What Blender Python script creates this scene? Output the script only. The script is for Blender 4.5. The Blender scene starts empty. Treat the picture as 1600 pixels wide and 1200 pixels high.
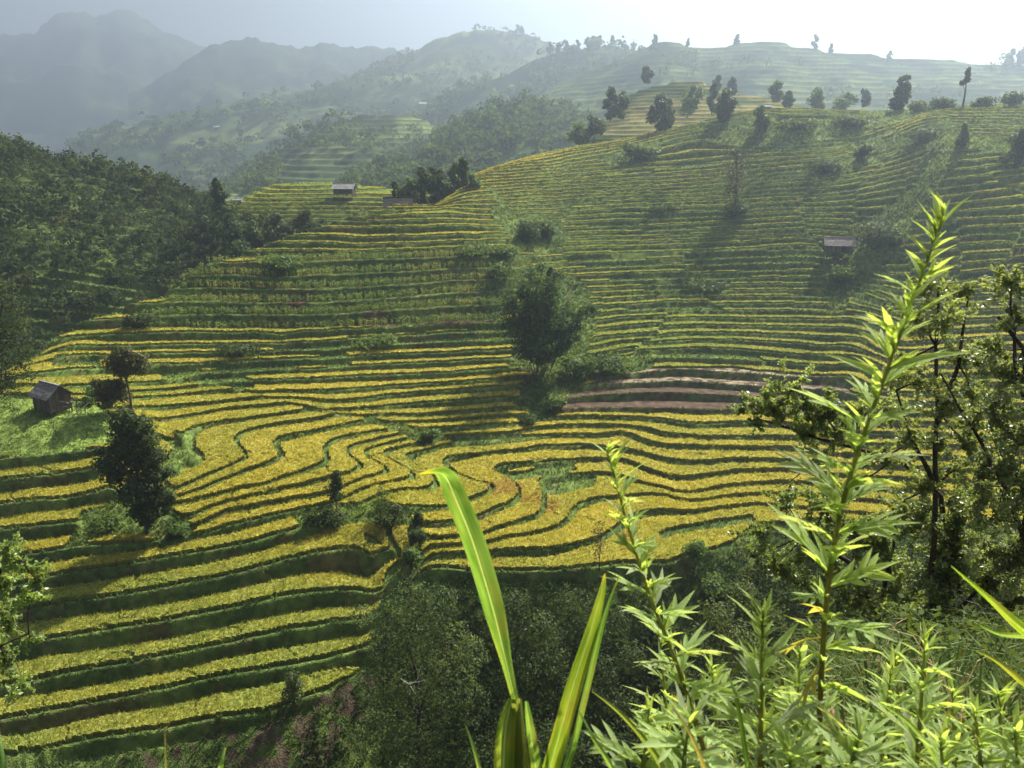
import bpy, bmesh, math, random
import numpy as np
from mathutils import Vector, Matrix

random.seed(7)
RNG = np.random.default_rng(11)
S = bpy.context.scene
COL = S.collection

# ------------------------------------------------------------------ camera
FPX = 1256.0                       # focal length in photograph pixels (1600 wide)
PITCH = math.atan(360.0 / FPX)     # looking a little downhill
CP, SP = math.cos(PITCH), math.sin(PITCH)
cam_data = bpy.data.cameras.new('camera')
cam_data.sensor_width = 36.0
cam_data.lens = 36.0 * FPX / 1600.0
cam_data.clip_start = 0.05
cam_data.clip_end = 9000.0
cam = bpy.data.objects.new('camera', cam_data)
COL.objects.link(cam)
cam.location = (0, 0, 0)
cam.rotation_euler = (math.pi / 2 - PITCH, 0, 0)
S.camera = cam
cam_data.dof.use_dof = True
cam_data.dof.focus_distance = 90.0
cam_data.dof.aperture_fstop = 11.0

# ------------------------------------------------------------------ sky, sun, exposure
SUN_EL = math.radians(45.0)
SUN_AZ = math.radians(35.0)        # to the right of straight ahead
world = bpy.data.worlds.new('World')
S.world = world
world.use_nodes = True
wn = world.node_tree
sky = wn.nodes.new('ShaderNodeTexSky')
sky.sky_type = 'NISHITA'
sky.sun_disc = False
sky.sun_elevation = SUN_EL
sky.sun_rotation = SUN_AZ
sky.air_density = 1.0
sky.dust_density = 2.5
# thin grey cloud over the whole sky
tcw = wn.nodes.new('ShaderNodeTexCoord')
cn = wn.nodes.new('ShaderNodeTexNoise'); cn.inputs['Scale'].default_value = 2.6; cn.inputs['Detail'].default_value = 5
wn.links.new(tcw.outputs['Generated'], cn.inputs['Vector'])
cr_ = wn.nodes.new('ShaderNodeMapRange')
cr_.inputs['From Min'].default_value = .35; cr_.inputs['From Max'].default_value = .65
cr_.inputs['To Min'].default_value = .72; cr_.inputs['To Max'].default_value = .97
wn.links.new(cn.outputs['Fac'], cr_.inputs['Value'])
cm = wn.nodes.new('ShaderNodeMix'); cm.data_type = 'RGBA'
cm.inputs['B'].default_value = (1.6, 1.62, 1.9, 1)
wn.links.new(cr_.outputs[0], cm.inputs['Factor'])
wn.links.new(sky.outputs[0], cm.inputs['A'])
wn.links.new(cm.outputs['Result'], wn.nodes['Background'].inputs[0])
wn.nodes['Background'].inputs[1].default_value = 0.06
sun_data = bpy.data.lights.new('sun', 'SUN')
sun_data.energy = 5.0
sun_data.angle = math.radians(0.6)
sun_data.color = (1.0, 0.94, 0.84)
sun = bpy.data.objects.new('sun', sun_data)
COL.objects.link(sun)
sun_vec = Vector((math.sin(SUN_AZ) * math.cos(SUN_EL), math.cos(SUN_AZ) * math.cos(SUN_EL), math.sin(SUN_EL)))
sun.rotation_euler = (-sun_vec).to_track_quat('-Z', 'Y').to_euler()
sun.location = sun_vec * 300
S.view_settings.view_transform = 'Standard'
S.view_settings.look = 'None'
S.view_settings.gamma = 1.0
S.view_settings.use_curve_mapping = False
S.view_settings.exposure = 1.74
cy = S.cycles
cy.use_denoising = True
cy.use_adaptive_sampling = True
cy.adaptive_threshold = 0.02
cy.max_bounces = 5
cy.diffuse_bounces = 2
cy.glossy_bounces = 2
cy.transmission_bounces = 3
cy.volume_bounces = 0
cy.transparent_max_bounces = 4
cy.sample_clamp_indirect = 6.0
cy.caustics_reflective = False
cy.caustics_refractive = False

# ------------------------------------------------------------------ helpers
def ray(px, py):
    px = np.asarray(px, float); py = np.asarray(py, float)
    u = (px - 800) / FPX; v = (py - 600) / FPX
    return u, CP - v * SP, -SP - v * CP

def at(px, py, D):
    """world point seen at a photograph pixel, D metres ahead"""
    a, b, c = ray(px, py)
    t = np.asarray(D, float) / b
    return np.stack([a * t, b * t, c * t], -1)

def atv(px, py, D):
    return Vector([float(q) for q in at(px, py, D)])

def project(P):
    x, y, z = P[..., 0], P[..., 1], P[..., 2]
    d = y * CP - z * SP
    h = y * SP + z * CP
    d = np.where(d < 0.01, 0.01, d)
    return 800 + FPX * x / d, 600 - FPX * h / d

def in_poly(px, py, poly):
    inside = np.zeros(px.shape, bool)
    n = len(poly)
    for i in range(n):
        x0, y0 = poly[i]; x1, y1 = poly[(i + 1) % n]
        if y0 == y1: continue
        c = ((y0 > py) != (y1 > py)) & (px < (x1 - x0) * (py - y0) / (y1 - y0) + x0)
        inside ^= c
    return inside

def tps_fit(X, v, reg=1e-4):
    X = np.asarray(X, float) / 60.0; v = np.asarray(v, float)
    n = len(X)
    d2 = ((X[:, None] - X[None]) ** 2).sum(-1)
    K = d2 * np.log(np.sqrt(d2) + 1e-9)
    A = np.zeros((n + 3, n + 3))
    A[:n, :n] = K + reg * np.eye(n)
    A[:n, n] = 1; A[:n, n + 1:] = X
    A[n, :n] = 1; A[n + 1:, :n] = X.T
    b = np.zeros(n + 3); b[:n] = v
    return X, np.linalg.lstsq(A, b, rcond=None)[0]

def tps_eval(model, Q):
    X, w = model
    X = X.astype(np.float32); n = len(X)
    sh = Q.shape[:-1]
    Q = (np.asarray(Q, np.float32) / np.float32(60.0)).reshape(-1, 2)
    out = np.empty(len(Q))
    w32 = w[:n].astype(np.float32)
    for i in range(0, len(Q), 16384):
        q = Q[i:i + 16384]
        d2 = (q[:, :1] - X[None, :, 0]) ** 2 + (q[:, 1:] - X[None, :, 1]) ** 2 + np.float32(1e-9)
        out[i:i + 16384] = ((0.5 * d2 * np.log(d2)).astype(np.float64) @ w[:n]) + w[n] + q @ w[n + 1:]
    return out.reshape(sh)

def _hash(ix, iy, seed):
    h = (ix.astype(np.int64) * 374761393 + iy.astype(np.int64) * 668265263 + seed * 1442695041) & 0x7fffffff
    h = ((h ^ (h >> 13)) * 1274126177) & 0x7fffffff
    h = h ^ (h >> 16)
    return (h & 0xffff) / 65535.0

def vnoise(x, y, seed=0):
    ix = np.floor(x); iy = np.floor(y)
    fx = x - ix; fy = y - iy
    fx = fx * fx * (3 - 2 * fx); fy = fy * fy * (3 - 2 * fy)
    a = _hash(ix, iy, seed); b = _hash(ix + 1, iy, seed)
    c = _hash(ix, iy + 1, seed); d = _hash(ix + 1, iy + 1, seed)
    return (a + (b - a) * fx) * (1 - fy) + (c + (d - c) * fx) * fy

def fbm(x, y, seed=0, octaves=4):
    x = np.asarray(x, float); y = np.asarray(y, float)
    s = 0; a = 0.5; t = 0
    for o in range(octaves):
        s = s + a * vnoise(x * 2 ** o, y * 2 ** o, seed + o * 17); t += a; a *= 0.5
    return s / t

def sstep(x):
    x = np.clip(x, 0, 1)
    return x * x * (3 - 2 * x)

def mesh_np(name, V, Fc, mat, parent=None, col=None, smooth=False):
    """one mesh object out of numpy arrays (all faces of one size)"""
    V = np.ascontiguousarray(V, np.float32); Fc = np.ascontiguousarray(Fc, np.int32)
    me = bpy.data.meshes.new(name)
    nf, k = Fc.shape
    me.vertices.add(len(V)); me.vertices.foreach_set('co', V.ravel())
    me.loops.add(nf * k); me.loops.foreach_set('vertex_index', Fc.ravel())
    me.polygons.add(nf)
    me.polygons.foreach_set('loop_start', np.arange(0, nf * k, k, dtype=np.int32))
    me.polygons.foreach_set('use_smooth', np.full(nf, smooth, bool))
    if col is not None:
        a = me.color_attributes.new('Col', 'FLOAT_COLOR', 'POINT')
        c = np.ones((len(V), 4), np.float32); c[:, :3] = col
        a.data.foreach_set('color', c.ravel())
    me.update(calc_edges=True)
    if mat is not None: me.materials.append(mat)
    o = bpy.data.objects.new(name, me)
    COL.objects.link(o)
    if parent is not None: o.parent = parent
    return o

def tag(o, label=None, cat=None, group=None, kind=None):
    if label: o['label'] = label
    if cat: o['category'] = cat
    if group: o['group'] = group
    if kind: o['kind'] = kind
    return o

def empty(name, loc=(0, 0, 0), label=None, cat=None, group=None):
    o = bpy.data.objects.new(name, None)
    o.empty_display_size = 0.2
    COL.objects.link(o); o.location = loc
    return tag(o, label, cat, group)

# ------------------------------------------------------------------ materials
def mat_plant(name, transl=0.35, rough=0.55, spec=0.25, noise=0.35, nscale=1.2, tint=(1.25, 1.15, 0.5), bump=0.0):
    """Leafy material: the mesh's own colour, diffuse and gloss in front, light shining through"""
    m = bpy.data.materials.new(name); m.use_nodes = True
    nt = m.node_tree; N = nt.nodes; L = nt.links
    N.clear()
    out = N.new('ShaderNodeOutputMaterial')
    bs = N.new('ShaderNodeBsdfPrincipled')
    bs.inputs['Roughness'].default_value = rough
    bs.inputs['Specular IOR Level'].default_value = spec
    at_ = N.new('ShaderNodeVertexColor'); at_.layer_name = 'Col'
    tx = N.new('ShaderNodeTexNoise'); tx.inputs['Scale'].default_value = nscale; tx.inputs['Detail'].default_value = 4
    geo = N.new('ShaderNodeNewGeometry')
    L.new(geo.outputs['Position'], tx.inputs['Vector'])
    mr = N.new('ShaderNodeMapRange')
    mr.inputs['From Min'].default_value = 0.3; mr.inputs['From Max'].default_value = 0.7
    mr.inputs['To Min'].default_value = 1 - noise; mr.inputs['To Max'].default_value = 1 + noise
    L.new(tx.outputs['Fac'], mr.inputs['Value'])
    mx = N.new('ShaderNodeVectorMath'); mx.operation = 'SCALE'
    L.new(at_.outputs['Color'], mx.inputs[0]); L.new(mr.outputs[0], mx.inputs['Scale'])
    L.new(mx.outputs[0], bs.inputs['Base Color'])
    if transl > 0:
        tr = N.new('ShaderNodeBsdfTranslucent')
        tm = N.new('ShaderNodeVectorMath'); tm.operation = 'MULTIPLY'
        tm.inputs[1].default_value = tint
        L.new(mx.outputs[0], tm.inputs[0]); L.new(tm.outputs[0], tr.inputs['Color'])
        ms = N.new('ShaderNodeMixShader'); ms.inputs[0].default_value = transl
        L.new(bs.outputs[0], ms.inputs[1]); L.new(tr.outputs[0], ms.inputs[2])
        L.new(ms.outputs[0], out.inputs['Surface'])
    else:
        L.new(bs.outputs[0], out.inputs['Surface'])
    if bump > 0:
        t2 = N.new('ShaderNodeTexNoise'); t2.inputs['Scale'].default_value = nscale * 6; t2.inputs['Detail'].default_value = 6
        L.new(geo.outputs['Position'], t2.inputs['Vector'])
        bp = N.new('ShaderNodeBump'); bp.inputs['Strength'].default_value = bump; bp.inputs['Distance'].default_value = 0.25
        L.new(t2.outputs['Fac'], bp.inputs['Height']); L.new(bp.outputs[0], bs.inputs['Normal'])
    return m

M_GROUND = mat_plant('hillside_soil_and_turf', transl=0.0, rough=0.95, spec=0.05, noise=0.45, nscale=1.1, bump=0.8)
M_RICE = mat_plant('ripening_rice', transl=0.5, rough=0.6, spec=0.15, noise=0.22, nscale=0.9, tint=(1.1, 1.08, 0.55))
M_RICE_MAT = mat_plant('rice_stand', transl=0.0, rough=0.9, spec=0.05, noise=0.3, nscale=2.5, bump=1.0)
M_GRASS = mat_plant('bank_grass', transl=0.4, rough=0.6, spec=0.15, noise=0.3, nscale=0.8)
M_LEAF = mat_plant('tree_leaves', transl=0.42, rough=0.6, spec=0.12, noise=0.3, nscale=0.6)
M_WOOD = mat_plant('woodland_leaves', transl=0.4, rough=0.8, spec=0.04, noise=0.3, nscale=0.25)
M_FAR = mat_plant('far_slopes', transl=0.0, rough=1.0, spec=0.0, noise=0.3, nscale=0.05, bump=0.5)

# ------------------------------------------------------------------ terrain: shape of the slopes
# (pixel x, pixel y, metres ahead): the slope facing the viewer
DEPTH = [
 (306,1143,60),(350,1067,64.5),(381,1010,68),(437,947,72.5),(464,885,77),(451,841,80.5),(437,808,83.5),(437,754,90),
 (385,719,95.5),(297,690,100),(400,631,113),(260,602,119),(410,527,133),(480,436,147),(500,397,155),(600,357,163),(650,320,172),
 (540,651,109),(620,662,109),(640,620,117),(700,575,124),(750,510,135),(700,440,147),(800,400,156),(750,350,166),(830,450,150),
 (80,635,103),(87,719,92),(109,749,89.5),(109,787,85.5),(131,824,82),(48,876,78),(87,909,75),(26,964,71),(83,1010,67.5),(31,1080,63),(9,1138,59.5),(26,1196,57),
 (200,650,104),(150,575,121),(90,530,128),(240,462,141),(313,432,147),(200,520,131),
 (767,760,93),(696,726,100),(935,702,106),(810,770,92),(849,782,90.5),(935,742,99),(937,785,91),(770,867,79),(772,907,75),(627,899,76),
 (1050,895,76),(1150,850,82),(560,872,78.5),(600,925,74),(582,1019,68.5),(499,1094,63.5),(640,800,84),(690,686,106),
 (1112,726,100.5),(1250,725,100.5),(950,667,111),(1137,665,111),(1000,642,115),(1000,586,125),(1050,547,133),(1055,465,152),(900,520,139),
 (1000,398,167),(1000,331,184),(1000,264,203),(1000,222,224),(850,351,176),(850,275,200),(850,245,213),(735,275,198),(760,262,203),
 (1225,464,149),(1225,391,162),(1225,300,180),(1225,229,198),(1225,175,216),(1112,194,224),(1400,165,220),(1600,150,212),
 (1500,397,143),(1500,300,160),(1500,227,176),(1600,300,154),(1350,450,146),(1350,557,122),(1500,600,110),(1500,750,90),(1600,480,126),(1600,680,98),(1350,700,102),
]
DEPTH = np.array(DEPTH, float)
d_model = tps_fit(DEPTH[:, :2] / 10.0, DEPTH[:, 2], 1e-5)
def depth_at(px, py):
    return tps_eval(d_model, np.stack([np.asarray(px, float), np.asarray(py, float)], -1) / 10.0)

MAIN = [(-60,660),(60,560),(75,530),(313,434),(375,404),(480,366),(600,330),(650,322),(740,275),(860,248),(1000,219),(1110,194),(1200,176),
        (1400,167),(1620,152),(1640,800),(1250,800),(1150,850),(1050,897),(870,905),(627,899),(600,930),(560,1030),(500,1095),(300,1150),(30,1200),(-60,1210)]
gx, gy = np.meshgrid(np.arange(-40, 1641, 48.0), np.arange(150, 1210, 36.0))
ok = in_poly(gx, gy, MAIN)
gx, gy = gx[ok], gy[ok]
front = at(gx, gy, depth_at(gx, gy))
# ground that the photograph hides or shows behind: (pixel x, metres ahead, height)
def hx(px, D): return (px - 800) / FPX * D * 1.02
HID = []
for px, D, z in [
    # ravine left of and behind the nose, and the wooded slope beyond it
    (-80,140,-39),(-80,150,-38),(40,143,-41),(120,150,-41),(220,158,-39),(330,167,-35),(430,175,-30),(520,183,-25),(120,165,-36),(330,182,-30),(600,196,-19),(660,196,-14),
    (-80,180,-17),(60,185,-20),(180,190,-23),(280,200,-24),(-80,215,-1),(60,222,-2.5),(180,228,-8),(280,236,-13),(340,225,-20),
    (-80,250,3),(60,260,-2),(180,262,-10),(280,268,-16),
    # knoll with the field hut
    (380,214,-13.5),(400,205,-15.5),(470,206,-14.5),(540,225,-10),(480,236,-8.2),(600,226,-10.5),(640,215,-11),(600,206,-14),(520,202,-17),
    (440,240,-9.5),(540,245,-9),(620,245,-11),(400,232,-12),
    (400,275,-28),(520,280,-30),(620,275,-28),(700,235,-10),(720,270,-25),
    # behind the long ridge on the right
    (800,246,-5),(900,254,-2),(1000,258,1),(1112,258,5),(1225,245,9),(1400,245,10),(1600,240,12),
    (800,290,-28),(950,290,-24),(1112,290,-14),(1300,290,-8),(1500,290,-4),(1700,290,-2),
    # ravine in front
    (620,66,-52),(700,62,-55),(800,64,-53),(900,66,-51),(1000,68,-49),(1100,72,-46),(1200,76,-43),
    (500,52,-57),(650,48,-61),(800,48,-61),(950,50,-59),(1100,56,-54),(1250,64,-47),(1400,72,-42),(1600,74,-39),
    (200,48,-58),(-50,48,-56),(350,52,-56.5),(1250,50,-50),(1450,50,-46),(1650,50,-43),
    ]:
    HID.append((hx(px, D), D, z))
# the nose falls away sharply along its left edge
EDGE = []
for px, py in [(75,532),(120,512),(184,488),(238,464),(289,444),(313,434),(345,418),(375,404),(430,384),(480,366),(530,348),(570,337),(600,330)]:
    q = at(px, py, float(depth_at(px, py)))
    EDGE.append(tuple(q)); HID += [(q[0] - 2.5, q[1] + 1.0, q[2] - 3.2), (q[0] - 7, q[1] + 3.0, q[2] - 9)]
BP = np.concatenate([front, np.array(HID)])
b_model = tps_fit(BP[:, :2], BP[:, 2], 2e-4)

# ------------------------------------------------------------------ terrace edges (pixels), numbered uphill
def z_(ox, oy, s, pts): return [(ox + x * s, oy + y * s) for x, y in pts]
def Z1(*p): return z_(850, 380, .25, p)
def Z2(*p): return z_(850, 150, .25, p)
def Z3(*p): return z_(1200, 140, .25, p)
def Z4(*p): return z_(350, 280, .3125, p)
def Z5(*p): return z_(250, 490, .25, p)
def Z6(*p): return z_(550, 480, .25, p)
def Z7(*p): return z_(560, 660, .25, p)
def Z8(*p): return z_(900, 600, .25, p)
LOWER = [
 (0, [(26,1196),(175,1163),(306,1143),(420,1124),(499,1094)]),
 (1, [(9,1138),(197,1100),(350,1067),(481,1045),(582,1019)]),
 (2, [(31,1080),(219,1043),(381,1010),(538,981)]),
 (3, [(0,1025),(83,1010),(280,977),(437,947),(604,925)]),
 (4, [(26,964),(175,944),(350,911),(464,885),(547,872),(640,874)]),
 (5, [(0,930),(87,909),(245,883),(376,861),(451,841)]),
 (6, [(0,885),(48,876),(110,866)]),
 (6, [(267,848),(372,826),(437,808),(525,787),(560,770),(610,757),(648,745)]),
 (7, [(0,841),(131,824)]), (8, [(0,800),(109,787),(184,773)]), (9, [(0,762),(109,749),(197,736)]), (10, [(0,727),(87,719),(162,708)]),
 (7, [(354,802),(437,787),(475,781),(525,772),(570,750),(605,737)]),
 (8, Z5((200,1290),(440,1190),(740,1110),(1000,1050),(1180,1010),(1260,950))),
 (9, Z5((70,1200),(380,1145),(640,1090),(1000,960),(1045,920),(1040,850),(1100,805),(1300,760),(1460,740))),
 (10, Z5((370,1060),(540,990),(640,960),(755,900),(720,840),(740,800),(900,765),(1180,710),(1330,685))),
 (11, Z5((100,1120),(200,1070),(400,985),(540,920),(510,870),(470,800),(520,760),(700,710),(1040,665),(1130,640))),
 (12, Z5((60,910),(130,880),(185,800),(200,760),(270,715),(500,680),(860,625))),
 (8, Z5((1180,865),(1300,820),(1470,775))),
 (7, Z5((1280,885),(1390,840),(1560,795))),
 (6, Z7((160,215),(200,190),(390,150))),
 (5, Z7((530,160),(400,200),(330,225),(320,245))), (5, Z7((90,495),(300,430),(480,380))),
 (4, Z7((1500,170),(1150,165),(900,200),(620,235),(545,265))), (4, Z7((830,400),(800,450),(690,500),(550,550),(300,590),(190,545))),
 (3, Z7((1480,245),(1000,280),(850,330))), (3, Z7((1000,440),(980,490),(730,610),(600,640),(330,665))),
 (2, Z7((1500,330),(1200,360),(1130,390),(1155,490),(1130,590),(780,720),(360,760))),
 (1, Z7((1510,500),(1330,580),(1290,640),(1130,700),(920,730))),
 (0, Z7((1460,760),(1190,820),(840,830),(440,850))), (0, Z8((400,835),(650,820),(900,790),(1150,770))),
 (1, Z8((330,720),(560,705))),
 (-1, [(640,899),(734,906),(875,904),(930,902),(1050,895),(1112,870),(1150,850)]),
 (2, Z8((280,590),(440,640),(600,690),(750,690),(1000,650),(1300,630))),
 (3, Z8((120,485),(300,490),(420,540),(580,590),(750,590),(1000,560),(1300,555))),
 (4, Z8((0,400),(250,430),(450,460),(700,505),(850,505),(1100,490),(1400,500))),
 (5, Z8((290,315),(450,380),(560,400),(900,410),(1300,415))),
 (6, Z8((0,275),(300,285),(550,330),(800,350),(1300,350))), (6, Z6((560,825),(1000,800),(1200,765))),
 (7, Z8((80,220),(500,235),(750,270),(950,260),(1200,260))),
 (8, Z1((60,1050),(400,1045),(700,1050),(1100,1060))),
 (9, Z1((240,970),(600,950),(900,955),(1400,980))),
 (10, Z1((0,935),(390,890),(820,875),(1000,885),(1400,910))),
 (11, Z1((410,835),(700,820),(900,810),(1200,830),(1550,850))),
 (12, Z1((690,720),(1000,725),(1250,735),(1600,775),(2000,800))),
 (13, Z1((60,750),(350,715),(700,675),(1000,665),(1300,685),(1600,715),(2000,740))),
 (14, Z1((490,635),(900,615),(1200,615),(1600,640))),
 (15, Z1((140,655),(500,605),(900,570),(1200,570),(1600,590),(2000,620))),
 (16, Z1((320,565),(700,530),(1000,520),(1600,535))),
 (17, Z1((190,540),(500,495),(900,475),(1600,485))),
 (18, Z1((240,470),(500,445),(900,430),(1600,430),(2000,450))),
 (19, Z1((350,415),(700,395),(1240,388),(1600,385))),
 (20, Z1((80,405),(400,370),(820,340),(1600,335),(1900,345))),
 (21, Z1((180,345),(500,330),(820,315),(1600,297))),
 (22, Z1((160,310),(530,290),(1150,265),(1600,258))),
 (23, Z1((155,272),(600,258),(960,235),(1600,215))),
 (24, Z1((100,230),(500,212),(900,202),(1600,175))),
 (25, Z1((80,185),(600,165),(1600,120))),
 (26, Z1((0,150),(600,130),(1600,80))),
 (27, Z1((0,110),(700,75),(1600,45))),
 (28, Z2((50,975),(600,955),(1000,940),(1600,905))),
 (30, Z2((80,910),(600,895),(1600,850))),
 (33, Z2((120,810),(700,790),(1600,745))),
 (37, Z2((150,690),(700,655),(1600,620))),
 (40, Z2((50,625),(700,590),(1600,530))),
 (43, Z2((50,560),(700,520),(1600,455))),
 (47, Z2((0,480),(400,440),(900,380),(1600,340))),
 (50, Z2((0,425),(400,355),(700,290),(1100,210))),
 (53, Z2((0,370),(500,290),(800,215),(1100,165))),
 (53, [(738,257),(790,251)]), (50, [(740,266),(790,262)]), (47, [(742,279),(790,275)]), (43, [(748,297),(800,293)]), (40, [(762,312),(810,309)]), (37, [(782,327),(830,325)]), (33, [(812,353),(845,352)]),
 (49, [(1225,227),(1350,215)]), (54, [(1225,190),(1380,185)]), (57, [(1225,172),(1400,166)]),
 (27, [(1400,410),(1500,400),(1600,394)]), (29, [(1500,372),(1600,366)]), (31, [(1480,347),(1600,342)]), (33, [(1400,334),(1500,322),(1600,310)]),
 (35, [(1400,306),(1600,284)]), (37, [(1400,283),(1500,268),(1600,258)]), (39, [(1500,245),(1580,240)]),
 (44, [(1450,205),(1600,205)]), (48, [(1450,185),(1600,183)]), (52, [(1480,165),(1600,165)]),
 (22, [(1400,470),(1600,460)]), (17, [(1400,540),(1600,530)]), (13, [(1400,590),(1600,590)]), (9, [(1400,650),(1600,655)]), (4, [(1400,735),(1600,745)]), (1,[(1400,790),(1600,800)]),
 (14, Z5((630,540),(400,565),(0,600))), (13, Z5((780,575),(400,610),(60,675))),
 (15, Z5((340,500),(0,530),(-400,560))), (16, Z5((210,470),(0,490),(-500,520))), (17, Z5((80,440),(-600,470))), (18, Z5((0,345),(-600,380))),
 (19, Z5((500,250),(0,265))), (21, Z5((640,150),(0,150),(-650,170))),
]
NOSE = [
 (21, Z5((-650,170),(0,150),(640,150),(1220,125),(1600,110))), (21, Z6((0,160),(500,130),(920,120))),
 (20, Z5((680,205),(0,215),(-500,225))), (19, Z5((1110,240),(600,255),(0,265),(-600,285))),
 (18, Z5((450,330),(0,345),(-600,380))), (17, Z5((80,440),(-600,470))), (16, Z5((210,470),(0,490),(-500,520))), (15, Z5((340,500),(0,530),(-400,560))),
 (14, Z5((630,540),(400,565),(0,600))), (13, Z5((780,575),(400,610),(60,675))), (12, Z5((860,625),(500,680))),
 (19, Z6((0,262),(500,238),(970,215))), (18, Z6((0,330),(500,310),(1030,285))),
 (17, Z6((0,385),(500,360),(1020,335))), (17, Z5((260,390),(1000,365))),
 (16, Z6((0,455),(600,430),(1000,395))), (16, Z5((440,440),(1000,422))),
 (15, Z6((0,530),(900,470),(1180,450))), (15, Z5((650,510),(1100,498))),
 (14, Z6((250,560),(900,510),(1220,490))), (13, Z6((0,650),(860,595),(1260,575))), (13, Z5((950,605),(1200,607))),
 (12, Z6((450,690),(1020,640))), (11, Z6((280,730),(430,730),(990,690))),
 (22, [(230,500),(350,497),(500,499),(700,488),(820,480)]), (23, [(200,483),(500,480),(800,460)]), (24, [(250,455),(500,460),(800,440)]),
 (25, [(280,444),(500,437),(800,424)]), (26, [(310,434),(500,417),(820,405)]), (27, [(375,402),(500,397),(815,389)]),
 (28, [(406,391),(600,385),(759,379)]), (29, [(440,380),(600,376),(794,370)]), (30, [(478,364),(731,357)]), (31, [(506,352),(806,348)]),
 (32, [(531,346),(784,340)]), (33, [(569,335),(690,328)]), (34, [(600,327),(720,324)]), (35, [(650,317),(756,319)]),
]
BREAK = [(-200,606),(250,600),(360,606),(410,622),(455,634),(487,645),(540,650),(585,658),(625,670),(690,680),(800,668),(850,655),(870,640),(865,585),
         (872,520),(850,420),(790,330),(735,250),(600,290),(300,380),(-200,480)]

def densify(line, step=28):
    out = []
    for (a, b), (c, d) in zip(line[:-1], line[1:]):
        n = max(1, int(math.hypot(c - a, d - b) / step))
        for i in range(n): out.append((a + (c - a) * i / n, b + (d - b) * i / n))
    out.append(line[-1])
    return out

def surf(px, py):
    """where a pixel of the slope meets the smooth hillside"""
    p = at(px, py, depth_at(px, py))
    D = p[:, 1].copy()
    a, b, c = ray(px, py)
    for it in range(6):                       # settle onto the fitted surface
        z = tps_eval(b_model, np.stack([a / b * D, D], -1))
        e = c / b * D - z
        g = (tps_eval(b_model, np.stack([a / b * (D + .5), D + .5], -1)) - z) / .5 - c / b
        D = D + np.clip(e / np.where(np.abs(g) < .08, .08 * np.sign(g + 1e-6), g), -2, 2) * .7
    return np.stack([a / b * D, D], -1)

def phase_model(lines, step, reg, run_on=0):
    xs, ys, lv = [], [], []
    for k, ln in lines:
        for x, y in densify(ln, step): xs.append(x); ys.append(y); lv.append(k)
    xs, ys = np.array(xs), np.array(ys)
    XY = at(xs, ys, depth_at(xs, ys))[:, :2] if run_on else surf(xs, ys)
    if run_on:                                # carry the steps straight on past the left edge of the nose
        ex, el = [], []
        for k, ln in lines:
            if k < 21 or ln[0][0] > 660: continue
            ax, ay = np.array([ln[0][0] + 2, ln[0][0] + 60.0]), np.array([ln[0][1], ln[0][1]])
            w = at(ax, ay, depth_at(ax, ay))[:, :2]
            d = w[0] - w[1]; d /= np.hypot(*d)
            for r in (3.0, 7.0, 12.0): ex.append(w[0] + d * r); el.append(k)
        XY = np.concatenate([XY, np.array(ex)]); lv = lv + el
    # thin out near-duplicates
    keep = []
    for i in range(len(XY)):
        if all((XY[i, 0] - XY[j, 0]) ** 2 + (XY[i, 1] - XY[j, 1]) ** 2 > .35 for j in keep): keep.append(i)
    return tps_fit(XY[keep], np.array(lv, float)[keep], reg), len(keep)
p_low, n1 = phase_model(LOWER, 34, 4e-4)
p_nose, n2 = phase_model(NOSE, 40, 4e-4, 1)
print('terrace control points', n1, n2, 'surface', len(BP))

# ------------------------------------------------------------------ terrain sheet
rows = np.concatenate([np.arange(44, 58, .5), np.arange(58, 96, .19), np.arange(96, 136, .25), np.arange(136, 214, .29), np.arange(214, 232, .45), np.arange(232, 300, 2.2)])
NA = 550
tt = np.linspace(-.69, .69, NA)
YY = np.repeat(rows[:, None], NA, 1)
XX = (YY + 14) * tt[None]
Q = np.stack([XX, YY], -1)
BB = tps_eval(b_model, Q)
PL = tps_eval(p_low, Q)
PX, PY = project(np.stack([XX, YY, BB], -1))
NR = len(rows)
nose = in_poly(PX, PY, BREAK) & (YY < 190) & (YY > 100)
PN = PL.copy()
PN[nose] = tps_eval(p_nose, Q[nose])
# the nose keeps its steps level out to a blunt left edge
E_ = np.array(EDGE); E_ = E_[np.argsort(E_[:, 1])]
dxe = XX - np.interp(YY, E_[:, 1], E_[:, 0])
inn = nose & (dxe > 9) & (dxe < 40) & (PN > 20)
zl = np.array([np.median(BB[inn & (np.abs(PN - k) < .5)]) if (inn & (np.abs(PN - k) < .5)).any() else np.nan for k in range(20, 36)])
kz = np.arange(20, 36)[~np.isnan(zl)]; zl = zl[~np.isnan(zl)]
Zlev = np.interp(PN, kz, zl)
nearedge = nose & (PN > 20.2) & (PN < 35.5)
wgt = sstep((14 - dxe) / 9) * sstep((PN - 20.2) / 1.5)
lev_z = np.where(dxe > 0, Zlev, np.maximum(Zlev + 1.6 * dxe, BB))
BB = np.where(nearedge & (dxe > -14), BB + (lev_z - BB) * wgt, BB)
# knoll and the ground behind the ridges: plain level terraces
P0 = PN
back = (YY > 196) & (PX < 690)
P0 = np.where(back, BB / 0.9 + 200 + .3 * fbm(XX * .05, YY * .05, 5), P0)
P0 = P0 + .14 * (fbm(XX * .09, YY * .09, 3) - .5) + .05 * (fbm(XX * .5, YY * .5, 4) - .5)
# breaks between neighbouring farmers' steps on the long right slope
cellid = np.floor(PX / 95.0 + 1.1 * fbm(XX * .05, YY * .04, 21) + .35 * np.sin(YY * .12))
off = (_hash(cellid, np.floor(P0 / 9.0), 9) - .5) * .75
right = (PX > 880) & (YY > 128) & ~nose & ~back
P0 = np.where(right, P0 + off, P0)

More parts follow.
